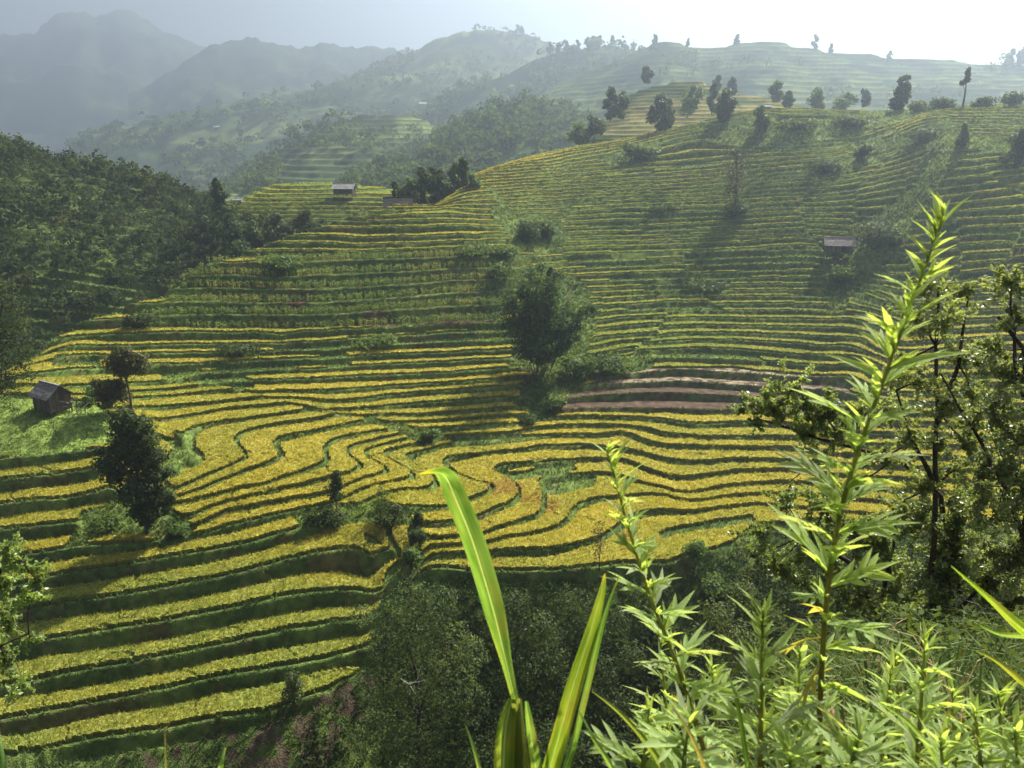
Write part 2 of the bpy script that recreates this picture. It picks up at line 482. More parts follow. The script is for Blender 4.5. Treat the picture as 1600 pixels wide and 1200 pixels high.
def grad(A):
    gy_r = np.gradient(A, axis=0) / np.gradient(YY, axis=0)
    gx_t = np.gradient(A, axis=1) / np.gradient(XX, axis=1)
    return gx_t, gy_r - gx_t * tt[None]
bx, by = grad(BB)
qx, qy = grad(PN if not back.any() else np.where(back, BB / 0.9, PN))
gP = np.sqrt(qx ** 2 + qy ** 2) + 1e-6
step = np.clip((bx * qx + by * qy) / gP ** 2, 0.15, 2.2)
step = np.where(back, .9, step)
tread = 1.0 / gP                                   # metres from edge to edge
lev = np.floor(P0); fr = P0 - lev
wr = np.clip((.07 + .30 * step) / tread, .06, .36)                # share taken by the bank
stair = lev + sstep((fr - (1 - wr)) / wr)

# areas (pixels): no steps, no rice
def area(poly, dmin=0, dmax=400): return in_poly(PX, PY, poly) & (YY > dmin) & (YY < dmax)
wob = 14 * (fbm(XX * .25, YY * .25, 31) - .5)
PXo, PYo = PX, PY
PX = PX + wob * 1.2; PY = PY + wob * .7 * (YY < 260) * np.clip(90 / YY, .2, 1)
SMOOTH = [
 ([(775,322),(815,338),(872,345),(888,372),(850,398),(828,392),(800,372),(778,345)], 150, 230),
 ([(862,568),(962,558),(1022,550),(1017,576),(950,588),(905,600),(868,640),(858,655),(806,640),(822,600)], 100, 145),
 ([(850,420),(905,440),(925,490),(905,560),(850,585),(800,575),(840,500)], 110, 165),
 ([(-80,612),(140,628),(190,662),(182,694),(100,708),(-80,722)], 85, 125),
 ([(262,722),(290,706),(306,712),(282,742),(262,752)], 70, 110),
 ([(130,800),(200,776),(268,800),(304,830),(262,848),(205,836),(150,852),(110,862)], 70, 100),
 ([(460,806),(525,794),(600,788),(640,802),(650,826),(600,822),(540,822),(475,830)], 70, 100),
 ([(980,235),(1035,222),(1015,255),(960,262),(940,250)], 150, 230),
 ([(1245,268),(1350,244),(1390,240),(1345,266),(1262,278)], 140, 220),
 ([(1335,395),(1345,350),(1420,300),(1470,240),(1510,232),(1480,275),(1430,335),(1400,385)], 120, 210),
 ([(1295,440),(1325,390),(1400,372),(1420,380),(1350,420),(1330,470),(1300,492)], 120, 190),
 ([(1110,208),(1350,180),(1365,208),(1250,222),(1120,228)], 150, 230),
 ([(1340,185),(1420,150),(1640,140),(1640,172),(1480,170),(1400,190)], 150, 260),
 ([(1290,230),(1470,205),(1560,215),(1590,240),(1480,232),(1340,238)], 150, 230),
 ([(560,656),(590,664),(630,680),(655,694),(690,694),(690,680),(620,666)], 90, 125),
]
T = np.ones_like(BB)
for poly, a, b in SMOOTH: T[area(poly, a, b)] = 0
frontedge = np.array([(-200,1235),(30,1203),(300,1155),(500,1100),(575,1040),(606,932),(627,905),(870,909),(1050,902),(1112,876),(1160,850),(1250,815),(1700,830)], float)
below = PYo > np.interp(PX, frontedge[:, 0], frontedge[:, 1])
T[below] = 0
ravine = (~nose) & (YY > 138) & (PX < 690) & ~(back & (PX > 352) & (PX < 700) & (BB > -17.5) & (YY < 262))
lowleft = (PXo < 722) & (YY > 140) & ~nose & ~back
T[ravine | lowleft] = 0
T[YY > 262] = 0
for it in range(2):
    T[1:-1, 1:-1] = (T[1:-1, 1:-1] * 2 + T[:-2, 1:-1] + T[2:, 1:-1] + T[1:-1, :-2] + T[1:-1, 2:]) / 6
ZZ = BB + T * step * (stair - P0 + .42)
bund = np.exp(-((fr * tread - .14) / .11) ** 2) * .12 * T
rough = (fbm(XX * .9, YY * .9, 41) - .5)
bank = 1 - ((fr > .3 / tread) & (fr < 1 - wr)) * (T > .6)
ZZ = ZZ + bund + rough * (.10 + .35 * (1 - T)) * np.where(YY > 250, 2, 1)
ZZ = ZZ + rough * .16 * (fr > 1 - wr) * T

CORN = [(215,500),(262,470),(300,440),(345,426),(420,404),(640,398),(800,390),(835,420),(800,470),(775,505),(690,512),(560,514),(330,516),(240,512)]
corn = area(CORN, 110, 175) & nose
BARE = [(845,648),(868,632),(905,612),(950,588),(1020,578),(1130,574),(1290,590),(1330,600),(1330,668),(1180,650),(1000,646)]
bare = area(BARE, 95, 140) & ~nose
NORICE = [
 ([(545,528),(640,522),(800,511),(815,530),(700,541),(545,546)], 100, 150), ([(420,538),(540,536),(545,558),(430,552)], 100, 150),
 ([(365,566),(540,556),(545,572),(380,584),(330,582)], 100, 150), ([(250,580),(380,582),(400,612),(330,606),(250,594)], 100, 150),
 ([(85,556),(155,554),(160,578),(85,576)], 100, 150),
 ([(1032,838),(1062,824),(1175,808),(1180,822),(1070,838),(1040,850)], 70, 110), ([(770,738),(900,728),(905,740),(800,752)], 80, 110), ([(842,758),(935,746),(930,764),(860,776)], 80, 110),
 ([(1000,440),(1100,430),(1140,445),(1135,462),(1010,462)], 120, 190), ([(1080,400),(1250,385),(1330,395),(1300,420),(1090,425)], 120, 200),
 ([(880,400),(1020,395),(1000,412),(890,412)], 120, 200), ([(1000,355),(1090,350),(1080,362),(1010,366)], 120, 220),
 ([(700,690),(800,680),(880,686),(800,694),(720,700)], 80, 125), ([(430,388),(560,380),(560,398),(430,402)], 200, 300),
 ([(1120,645),(1350,640),(1350,690),(1250,690)], 300, 400),
]
rice = (fr > np.clip((.10 + .32 * sstep((step - .5) / .6)) / tread, 0, .17)) & (fr < 1 - wr - .03) & (T > .85) & (tread > .5) & (tread < 22)
rice &= ~corn & ~bare
for poly, a, b in NORICE: rice &= ~area(poly, a, b)
# strips left to grass here and there, more of them on the long right slope
gapn = vnoise(XX / 21.0 + lev * 7.31, lev * 3.17, 77)
rice &= ~(right & (gapn > .80)) & ~(nose & (PY > 400) & (gapn > .9))
rice &= ~(back & ((PX < 372) | (PX > 690) | (YY > 262)))
rice &= YY < 262
sil = np.interp(PXo, [-300,60,75,313,375,480,600,650,740], [640,560,528,428,398,358,322,312,262])
leftout = nose & (dxe < .3) & (PN > 20.2)
rice &= ~leftout
PX, PY = PXo, PYo

# colours that the ground itself has
grassA = np.array([.062, .100, .024]); grassB = np.array([.115, .165, .038]); soil = np.array([.115, .060, .034]); dry = np.array([.20, .165, .075])
n1_ = fbm(XX * .22, YY * .22, 51); n2_ = fbm(XX * 1.1, YY * 1.1, 52)
GC = grassA + (grassB - grassA) * sstep((n1_ - .3) / .4)[..., None]
GC = GC + (dry - GC) * (sstep((n2_ - .55) / .25) * .35)[..., None]
GC = GC + (soil - GC) * (sstep((fbm(XX * .35, YY * .35, 53) - .60) / .12) * (fr > 1 - wr) * .45)[..., None]
yard = area(SMOOTH[3][0], 85, 125)
GC[yard] = (np.array([.15, .21, .045]) * (.8 + .5 * n2_[yard][:, None]))
flat_bare = bare & (fr < 1 - wr)
GC[flat_bare] = np.array([.085, .058, .038]) * (.75 + .55 * n2_[flat_bare][:, None])
straw = flat_bare & (lev >= 10) & (n2_ > .5)
GC[straw] = np.array([.24, .195, .12])
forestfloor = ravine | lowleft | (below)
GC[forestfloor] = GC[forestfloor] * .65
reds = (area([(455,462),(490,460),(475,490),(450,486)], 100, 180) | area([(575,490),(625,498),(620,512),(560,508)], 100, 180) | area([(555,440),(575,442),(565,456)], 100, 180) | area([(640,505),(790,498),(790,506),(650,513)], 100, 180)) & nose
GC[reds] = np.array([.10, .058, .034])
soilbank = area([(180,1190),(300,1160),(470,1115),(560,1060),(600,1060),(560,1140),(480,1230),(180,1260)], 40, 80) & (n2_ > .5)
GC[soilbank] = np.array([.062, .046, .030]) * (.6 + .7 * n2_[soilbank][:, None])

idx = np.arange(NR * NA).reshape(NR, NA)
quads = np.stack([idx[:-1, :-1], idx[:-1, 1:], idx[1:, 1:], idx[1:, :-1]], -1)
cell_rice = rice[:-1, :-1] & rice[:-1, 1:] & rice[1:, 1:] & rice[1:, :-1]
cl = lev[:-1, :-1]
same = (lev[:-1, 1:] == cl) & (lev[1:, 1:] == cl) & (lev[1:, :-1] == cl)
cell_rice &= same
# deep inside a plot the ground is covered by the crop's own solid base
inner = cell_rice.copy()
for it in range(2):
    e = inner.copy(); e[1:] &= inner[:-1]; e[:-1] &= inner[1:]; e[:, 1:] &= inner[:, :-1]; e[:, :-1] &= inner[:, 1:]
    inner = e
V = np.stack([XX, YY, ZZ], -1).reshape(-1, 3)
fq = quads[~inner]
used = np.zeros(len(V), bool); used[fq.ravel()] = True
remap = np.cumsum(used) - 1
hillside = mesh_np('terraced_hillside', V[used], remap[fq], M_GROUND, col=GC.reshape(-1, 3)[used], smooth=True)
tag(hillside, kind='structure')

def ground_z(x, y):
    """height of the built ground at world x, y (nearest sample)"""
    r = np.clip(np.searchsorted(rows, y), 1, NR - 1)
    t = np.asarray(x) / (np.asarray(y) + 14)
    c = np.clip(np.rint((t + .69) / 1.38 * (NA - 1)).astype(int), 0, NA - 1)
    return ZZ[r, c]

# ------------------------------------------------------------------ rice plots: connected pieces of tread
key = (cl * 7 + nose[:-1, :-1] * 100003 + back[:-1, :-1] * 50021).astype(np.int64)
lab = -np.ones(cell_rice.shape, np.int64)
parent_ = []
def find(a):
    while parent_[a] != a:
        parent_[a] = parent_[parent_[a]]; a = parent_[a]
    return a
for r in range(NR - 1):
    m = cell_rice[r]
    if not m.any(): continue
    kk = np.where(m, key[r], -10 ** 9)
    ch = np.flatnonzero(np.diff(kk)) + 1
    bounds = np.concatenate([[0], ch, [NA - 1]])
    for a, b in zip(bounds[:-1], bounds[1:]):
        if not m[a]: continue
        i = len(parent_); parent_.append(i)
        lab[r, a:b] = i
        if r:
            up = lab[r - 1, a:b]; ku = key[r - 1, a:b]
            for q in np.unique(up[(up >= 0) & (ku == key[r, a])]):
                ra, rb = find(int(q)), find(i)
                if ra != rb: parent_[max(ra, rb)] = min(ra, rb)
root = np.array([find(i) for i in range(len(parent_))], np.int64)
comp = np.where(lab >= 0, root[np.clip(lab, 0, None)], -1)
ids, inv, cnt = np.unique(comp, return_inverse=True, return_counts=True)
inv = inv.reshape(comp.shape)
# visible size of each piece
V4 = V.reshape(NR, NA, 3)
pxg, pyg = project(V4)
cellarea_px = np.abs((pxg[:-1, 1:] - pxg[:-1, :-1]) * (pyg[1:, :-1] - pyg[:-1, :-1]))
inview = (pxg[:-1, :-1] > -20) & (pxg[:-1, :-1] < 1620) & (pyg[:-1, :-1] < 1230)
scr = np.bincount(inv.ravel(), weights=(cellarea_px * inview).ravel())
cellarea = np.abs((XX[:-1, 1:] - XX[:-1, :-1]) * (YY[1:, :-1] - YY[:-1, :-1]))
order = [i for i in np.argsort(-scr) if ids[i] >= 0 and cnt[i] > 12 and scr[i] > 14]
singles = order[:290]; rest = order[290:]
rank = np.full(len(ids), -1); rank[singles] = np.arange(len(singles)); rank[rest] = len(singles)
crank = np.where(comp >= 0, rank[inv], -1)
print('components', len(ids), 'rice plots', len(singles), len(rest), 'cells', cell_rice.sum())

# ripeness: golden in the bowl, greener on the right slope and at the lower left
ripe = .72 + .5 * (fbm(XX * .035, YY * .035, 61) - .5) + .25 * (_hash(lev, np.floor(XX / 40), 62) - .5)
ripe = ripe - .42 * sstep((PX - 820) / 120) * sstep((YY - 118) / 12) + .16 * sstep((YY - 190) / 14) * (PX < 1150)
ripe = ripe - .52 * sstep((690 - PX) / 120) * sstep((PY - 850) / 90)
ripe = np.where(back, ripe - .35, ripe)
ripe = ripe + .45 * (fbm(XX * .30, YY * .30, 65) - .5) + .35 * (fbm(XX * 1.3, YY * 1.3, 66, 2) - .5)
ripe = np.clip(ripe, .0, 1.0)
C_GREEN = np.array([.215, .265, .055]); C_GOLD = np.array([.48, .395, .065]); C_STEM = np.array([.14, .19, .035])
ricecol = C_GREEN + (C_GOLD - C_GREEN) * ripe[..., None]
brown = sstep((fbm(XX * .12, YY * .12, 63) - .56) / .1) * (YY < 112) * (PX > 760) * (PX < 1010) * (PY > 740)
ricecol = ricecol + (np.array([.36, .215, .06]) - ricecol) * (brown * .7)[..., None]
HT = np.interp(YY, [70, 95, 125, 150], [.46, .44, .36, .30]) + .16 * (fbm(XX * .5, YY * .5, 64) - .5)
HT = HT - .26 * ((np.abs(fbm(XX * .16, YY * .16, 67, 2) - .5) < .006) & (YY < 112))        # height of the solid base of the crop
def build_plot(name, k):
    cells = crank == k
    r, c = np.nonzero(cells)
    q = quads[r, c]
    ids_, loc = np.unique(q, return_inverse=True)
    loc = loc.reshape(q.shape)
    top = V[ids_].copy(); n = len(top)
    top[:, 2] += HT.ravel()[ids_] + RNG.uniform(-.07, .07, n)
    bot = V[ids_].copy(); bot[:, 2] -= .05
    tcol = ricecol.reshape(-1, 3)[ids_] * .85
    bcol = np.repeat(C_STEM[None], n, 0)
    side = []
    pad = np.zeros((NR + 1, NA + 1), bool); pad[1:NR, 1:NA] = cells
    for dr, dc, a, b in ((-1, 0, 0, 1), (0, 1, 1, 2), (1, 0, 2, 3), (0, -1, 3, 0)):
        m = ~pad[r + 1 + dr, c + 1 + dc]
        A, B_ = loc[m, a], loc[m, b]
        side.append(np.stack([B_, A, A + n, B_ + n], -1))
    faces = np.concatenate([loc] + side)
    o = mesh_np(name, np.concatenate([top, bot]), faces, M_RICE_MAT, hillside, col=np.concatenate([tcol, bcol]), smooth=False)
    return o
plots = [build_plot('rice_plot', k) for k in range(len(singles))]
if rest:
    o = build_plot('rice_plots_beyond', len(singles)); o['kind'] = 'stuff'; plots.append(o)

# rice plants standing in the plots
dens = np.interp(rows[:-1], [60, 92, 96, 130, 170, 220], [24, 20, 15, 10, 7, 5])
lam = cellarea * dens[:, None] * (crank >= 0)
furrow = (np.abs(fbm(XX * .16, YY * .16, 67, 2) - .5) < .006)[:-1, :-1] & (YY[:-1, :-1] < 112)      # narrow paths trodden through the crop
lam = lam * np.where(furrow, .1, 1)
num = RNG.poisson(lam)
rr, cc = np.nonzero(num)
rep = num[rr, cc]
rr = np.repeat(rr, rep); cc = np.repeat(cc, rep)
u = RNG.random(len(rr)); v = RNG.random(len(rr))
def bil(A):
    return (A[rr, cc].T * (1 - u) * (1 - v) + A[rr, cc + 1].T * u * (1 - v) + A[rr + 1, cc].T * (1 - u) * v + A[rr + 1, cc + 1].T * u * v).T
base = bil(V4); tc = bil(ricecol); hb = bil(HT)
pk = crank[rr, cc]
NB = 4
n = len(base)
az = RNG.uniform(0, 2 * np.pi, (n, NB)); lean = RNG.uniform(.05, .26, (n, NB))
hh = hb[:, None] + RNG.uniform(.06, .36, (n, NB)) * np.interp(base[:, 1], [90, 130], [1, .72])[:, None]
wd = np.interp(base[:, 1], [60, 110, 170, 220], [.060, .085, .12, .16])[:, None] * RNG.uniform(.7, 1.3, (n, NB))
bz = base[:, None] + np.stack([np.cos(az) * .08, np.sin(az) * .08, np.full_like(az, .22)], -1)
pa = az + np.pi / 2 + RNG.uniform(-.6, .6, (n, NB))
sv = np.stack([np.cos(pa) * wd, np.sin(pa) * wd, np.zeros_like(az)], -1)
tip = base[:, None] + np.stack([np.cos(az) * lean, np.sin(az) * lean, hh], -1)
tv = np.stack([bz - sv, bz + sv, tip], 2)                 # n, NB, 3, 3
lum = RNG.uniform(.72, 1.22, (n, NB))[..., None]
ctip = tc[:, None] * lum
cbase = (tc[:, None] * .5 + C_STEM * .5) * lum
tcol = np.stack([cbase, cbase, ctip], 2)
o_ = np.argsort(pk, kind='stable')
tv = tv[o_]; tcol = tcol[o_]; pk = pk[o_]
st = np.searchsorted(pk, np.arange(len(plots) + 1))
for k, po in enumerate(plots):
    a, b = st[k], st[k + 1]
    if b <= a: continue
    vv = tv[a:b].reshape(-1, 3)
    ro = mesh_np('rice_plants', vv, np.arange(len(vv)).reshape(-1, 3), M_RICE, po, col=tcol[a:b].reshape(-1, 3))
    ro['kind'] = 'stuff'
print('rice plants', n, 'tris', n * NB)

# ------------------------------------------------------------------ far hills
def resample(line, n):
    p = np.array(line, float)
    d = np.concatenate([[0], np.cumsum(np.hypot(np.diff(p[:, 0]), np.diff(p[:, 1])))])
    s = np.linspace(0, d[-1], n)
    return np.stack([np.interp(s, d, p[:, 0]), np.interp(s, d, p[:, 1])], -1)

HILLS = {}
def hill(name, crest, Dc, Df, foot_y, seed, colfn, amp=.012, ncol=170, nrow=60, bulge=.75, terr=0.0):
    """a hill as a solid slope: foot (near) up to its crest and down the back"""
    cr = resample(crest, ncol)
    # soften corners of the traced crest
    for it in range(2): cr[1:-1] = (cr[:-2] + 2 * cr[1:-1] + cr[2:]) / 4
    s = np.linspace(0, 1, nrow)[:, None]
    D = Df + (Dc - Df) * s
    D = D * (1 + .06 * (fbm(cr[None, :, 0] * .012 + 0 * s, s * 2 + 0 * cr[None, :, 0], seed, 3) - .5) * np.sin(np.pi * s))
    py = foot_y + (cr[None, :, 1] - foot_y) * s ** bulge
    P = at(np.repeat(cr[None, :, 0], nrow, 0), py, D)
    n = fbm(P[..., 0] / (Dc * .05), P[..., 1] / (Dc * .05), seed + 3, 5) - .5
    P[..., 2] += n * Dc * amp * 2 * np.sin(np.pi * np.clip(s * .93 + .03, 0, 1)) ** .6
    if terr > 0:
        q = P[..., 2] / terr
        f = q - np.floor(q)
        P[..., 2] = terr * (np.floor(q) + sstep((f - .55) / .45))
    P[-3:, :, 2] += (fbm(cr[:, 0] * .09, cr[:, 0] * 0 + seed, seed + 9, 4) - .5)[None] * Dc * amp * .35
    back = [P[-1] + np.array([0, Dc * k, -Dc * h]) for k, h in ((.05, .015), (.14, .06), (.3, .16))]
    P = np.concatenate([P, np.stack(back)])
    R = P.shape[0]
    idx = np.arange(R * ncol).reshape(R, ncol)
    q = np.stack([idx[:-1, :-1], idx[:-1, 1:], idx[1:, 1:], idx[1:, :-1]], -1).reshape(-1, 4)
    C = colfn(P)
    o = mesh_np(name, P.reshape(-1, 3), q, M_FAR, col=C.reshape(-1, 3), smooth=True)
    tag(o, kind='structure')
    HILLS[name] = P[:nrow]
    return o

WOOD = np.array([.030, .050, .022]); PALE = np.array([.13, .16, .05]); FIELD = np.array([.20, .20, .055]); SCRUB = np.array([.055, .080, .028])
def c_wood(P):
    n = fbm(P[..., 0] * .03, P[..., 1] * .03, 71, 4)
    return WOOD + (SCRUB - WOOD) * sstep((n - .4) / .25)[..., None]
def c_patchy(P):
    n = fbm(P[..., 0] * .012, P[..., 1] * .012, 72, 4); m = fbm(P[..., 0] * .05, P[..., 1] * .05, 73, 3)
    c = c_wood(P)
    return c + (PALE - c) * (sstep((n - .52) / .1) * (.4 + .6 * m))[..., None]
def c_terraced(step):
    def f(P):
        n = fbm(P[..., 0] * .013, P[..., 1] * .013, 74, 4)
        b = (P[..., 2] / step) % 1.0
        c = SCRUB + (PALE * 1.1 - SCRUB) * (sstep((.62 - b) / .2) * sstep((n - .28) / .15))[..., None]
        w = sstep((fbm(P[..., 0] * .03, P[..., 1] * .03, 75, 3) - .60) / .08)
        return c + (WOOD - c) * (w * .85)[..., None]
    return f
def c_gold(step):
    def f(P):
        n = fbm(P[..., 0] * .04, P[..., 1] * .04, 76, 3)
        b = (P[..., 2] / step) % 1.0
        return SCRUB + (np.array([.25, .21, .07]) - SCRUB) * (sstep((.7 - b) / .2) * sstep((n - .25) / .15))[..., None]
    return f

hill('far_mountain', [(-420,75),(-150,62),(0,55),(60,42),(95,20),(130,17),(155,30),(185,16),(215,25),(255,48),(300,60),(330,70),(380,95),(450,130),(560,170)], 2700, 2000, 270, 1, c_wood, amp=.026)
hill('far_ridge', [(200,150),(260,115),(300,92),(340,66),(380,63),(430,64),(465,71),(515,65),(590,75),(630,78),(680,95),(760,130),(900,160)], 2000, 1400, 280, 2, c_wood, amp=.024)
hill('middle_ridge', [(520,130),(590,100),(630,82),(655,77),(690,57),(715,50),(740,45),(770,47),(800,48),(830,56),(865,72),(890,82),(960,110),(1050,150)], 1400, 1000, 260, 3, c_patchy, amp=.012)
hill('valley_side', [(-60,300),(60,262),(150,215),(220,190),(300,172),(400,152),(480,140),(560,126),(640,116),(720,128),(820,170)], 1250, 800, 330, 4, c_patchy, amp=.016)
hill('wooded_hill', [(600,215),(640,190),(675,168),(730,132),(780,121),(800,113),(830,95),(870,82),(910,75),(950,70),(985,76),(1050,105),(1120,150)], 950, 680, 300, 5, c_wood, amp=.008)
hill('skyline_terraces', [(800,175),(870,130),(900,116),(940,101),(980,86),(1010,72),(1035,63),(1060,66),(1100,75),(1130,69),(1165,64),(1210,64),(1250,74),(1290,79),(1400,88),(1470,92),(1560,98),(1600,100),(1750,108),(1900,112)], 780, 500, 215, 6, c_terraced(4.8), amp=.006, ncol=260, nrow=140, terr=4.8)
hill('terraced_spur', [(340,300),(400,262),(430,236),(470,210),(520,189),(560,181),(620,178),(660,183),(720,215),(780,270)], 680, 450, 320, 7, c_terraced(3.7), amp=.008, nrow=110, terr=3.7)
hill('wooded_spur', [(540,300),(570,268),(640,232),(700,198),(760,174),(830,154),(880,166),(930,176),(970,164),(1010,150),(1060,165),(1120,190)], 520, 370, 310, 8, c_wood, amp=.008)
hill('golden_knoll', [(930,200),(960,172),(985,146),(1010,136),(1050,128),(1090,126),(1115,133),(1150,147),(1200,150),(1260,170),(1330,180)], 335, 275, 215, 9, c_gold(1.5), amp=.003, nrow=90, terr=1.5)

# ------------------------------------------------------------------ trees: shared builders
M_BARK = mat_plant('bark', transl=0.0, rough=0.95, spec=0.05, noise=0.35, nscale=4.0, bump=0.6)

def tube(points, radii, seg=6):
    P = np.array(points, float); n = len(P)
    V, Fc = [], []
    t = np.gradient(P, axis=0); t /= np.linalg.norm(t, axis=1)[:, None] + 1e-9
    ref = np.where(np.abs(t[:, 2:3]) < .9, np.array([[0, 0, 1.0]]), np.array([[1.0, 0, 0]]))
    a = np.cross(t, ref); a /= np.linalg.norm(a, axis=1)[:, None] + 1e-9
    b = np.cross(t, a)
    ang = np.arange(seg) / seg * 2 * np.pi
    r = np.array(radii, float)[:, None, None]
    V = P[:, None] + r * (np.cos(ang)[None, :, None] * a[:, None] + np.sin(ang)[None, :, None] * b[:, None])
    i = np.arange(n - 1)[:, None] * seg; j = np.arange(seg)[None]; k = (np.arange(seg)[None] + 1) % seg
    Fc = np.stack([i + j, i + k, i + seg + k, i + seg + j], -1).reshape(-1, 4)
    return V.reshape(-1, 3), Fc

def merge(parts):
    V, Fc, o = [], [], 0
    for v, f in parts:
        V.append(v); Fc.append(f + o); o += len(v)
    return np.concatenate(V), np.concatenate(Fc)

def leaves(rng, pos, nrm, ln, wd, col, jitter=.3):
    """diamond leaves at pos facing nrm"""
    n = len(pos)
    nrm = nrm / (np.linalg.norm(nrm, axis=1)[:, None] + 1e-9)
    r = rng.normal(size=(n, 3))
    a = np.cross(nrm, r); a /= np.linalg.norm(a, axis=1)[:, None] + 1e-9
    b = np.cross(nrm, a)
    l = (ln * rng.uniform(1 - jitter, 1 + jitter, n))[:, None]; w = (wd * rng.uniform(1 - jitter, 1 + jitter, n))[:, None]
    V = np.stack([pos - a * l, pos + b * w, pos + a * l, pos - b * w], 1)
    return V.reshape(-1, 3), np.arange(n * 4).reshape(-1, 4), np.repeat(col, 4, 0)

def crown(rng, clumps, n, size, cA, cB, shell=.55, up=.35, aspect=.55, loose=False):
    cl_ = np.array(clumps, float)
    w = cl_[:, 3] * cl_[:, 4] + cl_[:, 4] * cl_[:, 5]; w /= w.sum()
    k = rng.choice(len(cl_), n, p=w)
    d = rng.normal(size=(n, 3)); d /= np.linalg.norm(d, axis=1)[:, None]
    rad = shell + (1 - shell) * rng.random(n) ** .7
    rad *= 1 + .22 * np.sin(d[:, 0] * 7 + k) * np.sin(d[:, 2] * 6 + k * 2)
    if loose:                                 # open sprays: leaves gathered on twigs
        tw = 14
        td = rng.normal(size=(len(cl_), tw, 3)) * .62
        j = rng.integers(0, tw, n)
        f = rng.random(n)[:, None] ** .6
        pos = cl_[k, :3] + (td[k, j] * f * 1.15 + rng.normal(size=(n, 3)) * .10) * cl_[k, 3:6]
    else:
        pos = cl_[k, :3] + d * cl_[k, 3:6] * rad[:, None]
    nrm = d + rng.normal(size=(n, 3)) * .6 + np.array([0, 0, up])
    tint = rng.random(len(cl_))[k] * .5 + rng.random(n) * .5
    col = np.asarray(cA) + (np.asarray(cB) - np.asarray(cA)) * tint[:, None]
    return leaves(rng, pos, nrm, size, size * aspect, col)

def auto_clumps(rng, h, w, base=.25, n=9, top=.5, flat=1.0):
    """leaf masses of a crown of height h and width w"""
    out = []
    for i in range(n):
        f = base + (1 - base) * (i + .5) / n
        env = math.sin(math.pi * min(1, max(0.06, (f - base * .7) / (1.03 - base * .7)) ** top)) ** .6
        a = rng.uniform(0, 2 * math.pi); r = w * .5 * env * rng.uniform(.2, .62)
        s = w * rng.uniform(.17, .28) * (.55 + .5 * env)
        out.append((math.cos(a) * r, math.sin(a) * r, h * f - s * .35, s, s, s * rng.uniform(.7, 1.0) * flat))
    return out

def tree(name, label, cat, loc, h, w, seed, cA=(.030, .052, .016), cB=(.075, .115, .030), nleaf=900, size=.25, base=.25, nclump=10, top=.6, clumps=None,
         trunk_r=None, group=None, bark=(.09, .075, .055), parts=True, shell=.5, lean=(0, 0), aspect=.55, mat=None):
    rng = np.random.default_rng(seed)
    cl_ = clumps if clumps is not None else auto_clumps(rng, h, w, base, nclump, top)
    v, f, c = crown(rng, cl_, int(nleaf * 1.7), size * 1.15, cA, cB, shell=shell, aspect=aspect)
    if not parts:
        o = mesh_np(name, v, f, mat or M_LEAF, col=c); o.location = loc
        return tag(o, label, cat, group)
    e = empty(name, loc, label, cat, group)
    mesh_np('crown', v, f, mat or M_LEAF, e, col=c)
    tr = trunk_r or max(.05, h * .018)
    hh = h * .82
    spine = [(lean[0] * t * t + .03 * h * math.sin(t * 5 + seed) * t, lean[1] * t * t + .02 * h * math.cos(t * 4 + seed) * t, hh * t - .25 * (t == 0)) for t in (0, .15, .35, .55, .75, 1)]
    tubes = [tube(spine, [tr * 1.3, tr, tr * .85, tr * .65, tr * .45, tr * .15])]
    for q in cl_:
        z0 = min(hh * .9, max(base * h * .6, q[2] - .25 * h))
        t = z0 / hh
        a = (np.interp(t, [0, .15, .35, .55, .75, 1], [p[0] for p in spine]), np.interp(t, [0, .15, .35, .55, .75, 1], [p[1] for p in spine]), z0)
        m = ((a[0] + q[0]) / 2 * 1.0, (a[1] + q[1]) / 2, (a[2] * .45 + q[2] * .55))
        tubes.append(tube([a, m, (q[0], q[1], q[2])], [tr * .38, tr * .26, tr * .08], 5))
    tv_, tf_ = merge(tubes)
    mesh_np('trunk', tv_, tf_, M_BARK, e, col=np.repeat(np.array([bark]), len(tv_), 0), smooth=True)
    return e

def shrub(name, label, cat, loc, h, w, seed, cA=(.035, .06, .018), cB=(.08, .12, .032), nleaf=350, size=.2, group=None, nclump=6, depth=None):
    rng = np.random.default_rng(seed)
    cl_ = []
    for i in range(nclump):
        a = rng.uniform(0, 2 * math.pi); r = w * .5 * rng.uniform(.1, .65)
        s = w * rng.uniform(.2, .32)
        zz = h * rng.uniform(.25, .75)
        cl_.append((math.cos(a) * r, math.sin(a) * r * (depth or 1), zz, s, s, min(h * .5, h * rng.uniform(.25, .42))))
    e = empty(name, loc, label, cat, group)
    v, f, c = crown(rng, cl_, int(nleaf * 1.5), size * 1.1, cA, cB, shell=.35)
    mesh_np('foliage', v, f, M_LEAF, e, col=c)
    tubes = []
    for q in cl_:
        tubes.append(tube([(q[0] * .15, q[1] * .15, -.15), (q[0] * .6, q[1] * .6, q[2] * .6), (q[0], q[1], q[2] + q[5] * .3)], [.02 * w, .014 * w, .004 * w], 4))
    tv_, tf_ = merge(tubes)
    mesh_np('stems', tv_, tf_, M_BARK, e, col=np.repeat(np.array([[.08, .065, .045]]), len(tv_), 0))
    return e

def stand(px, py):
    """foot of a thing on the terraced slope, seen at a pixel: world point and scale (metres per pixel)"""
    q = surf(np.array([float(px)]), np.array([float(py)]))[0]
    return (q[0], q[1], float(ground_z(q[0], q[1]))), q[1] * 1.04 / FPX

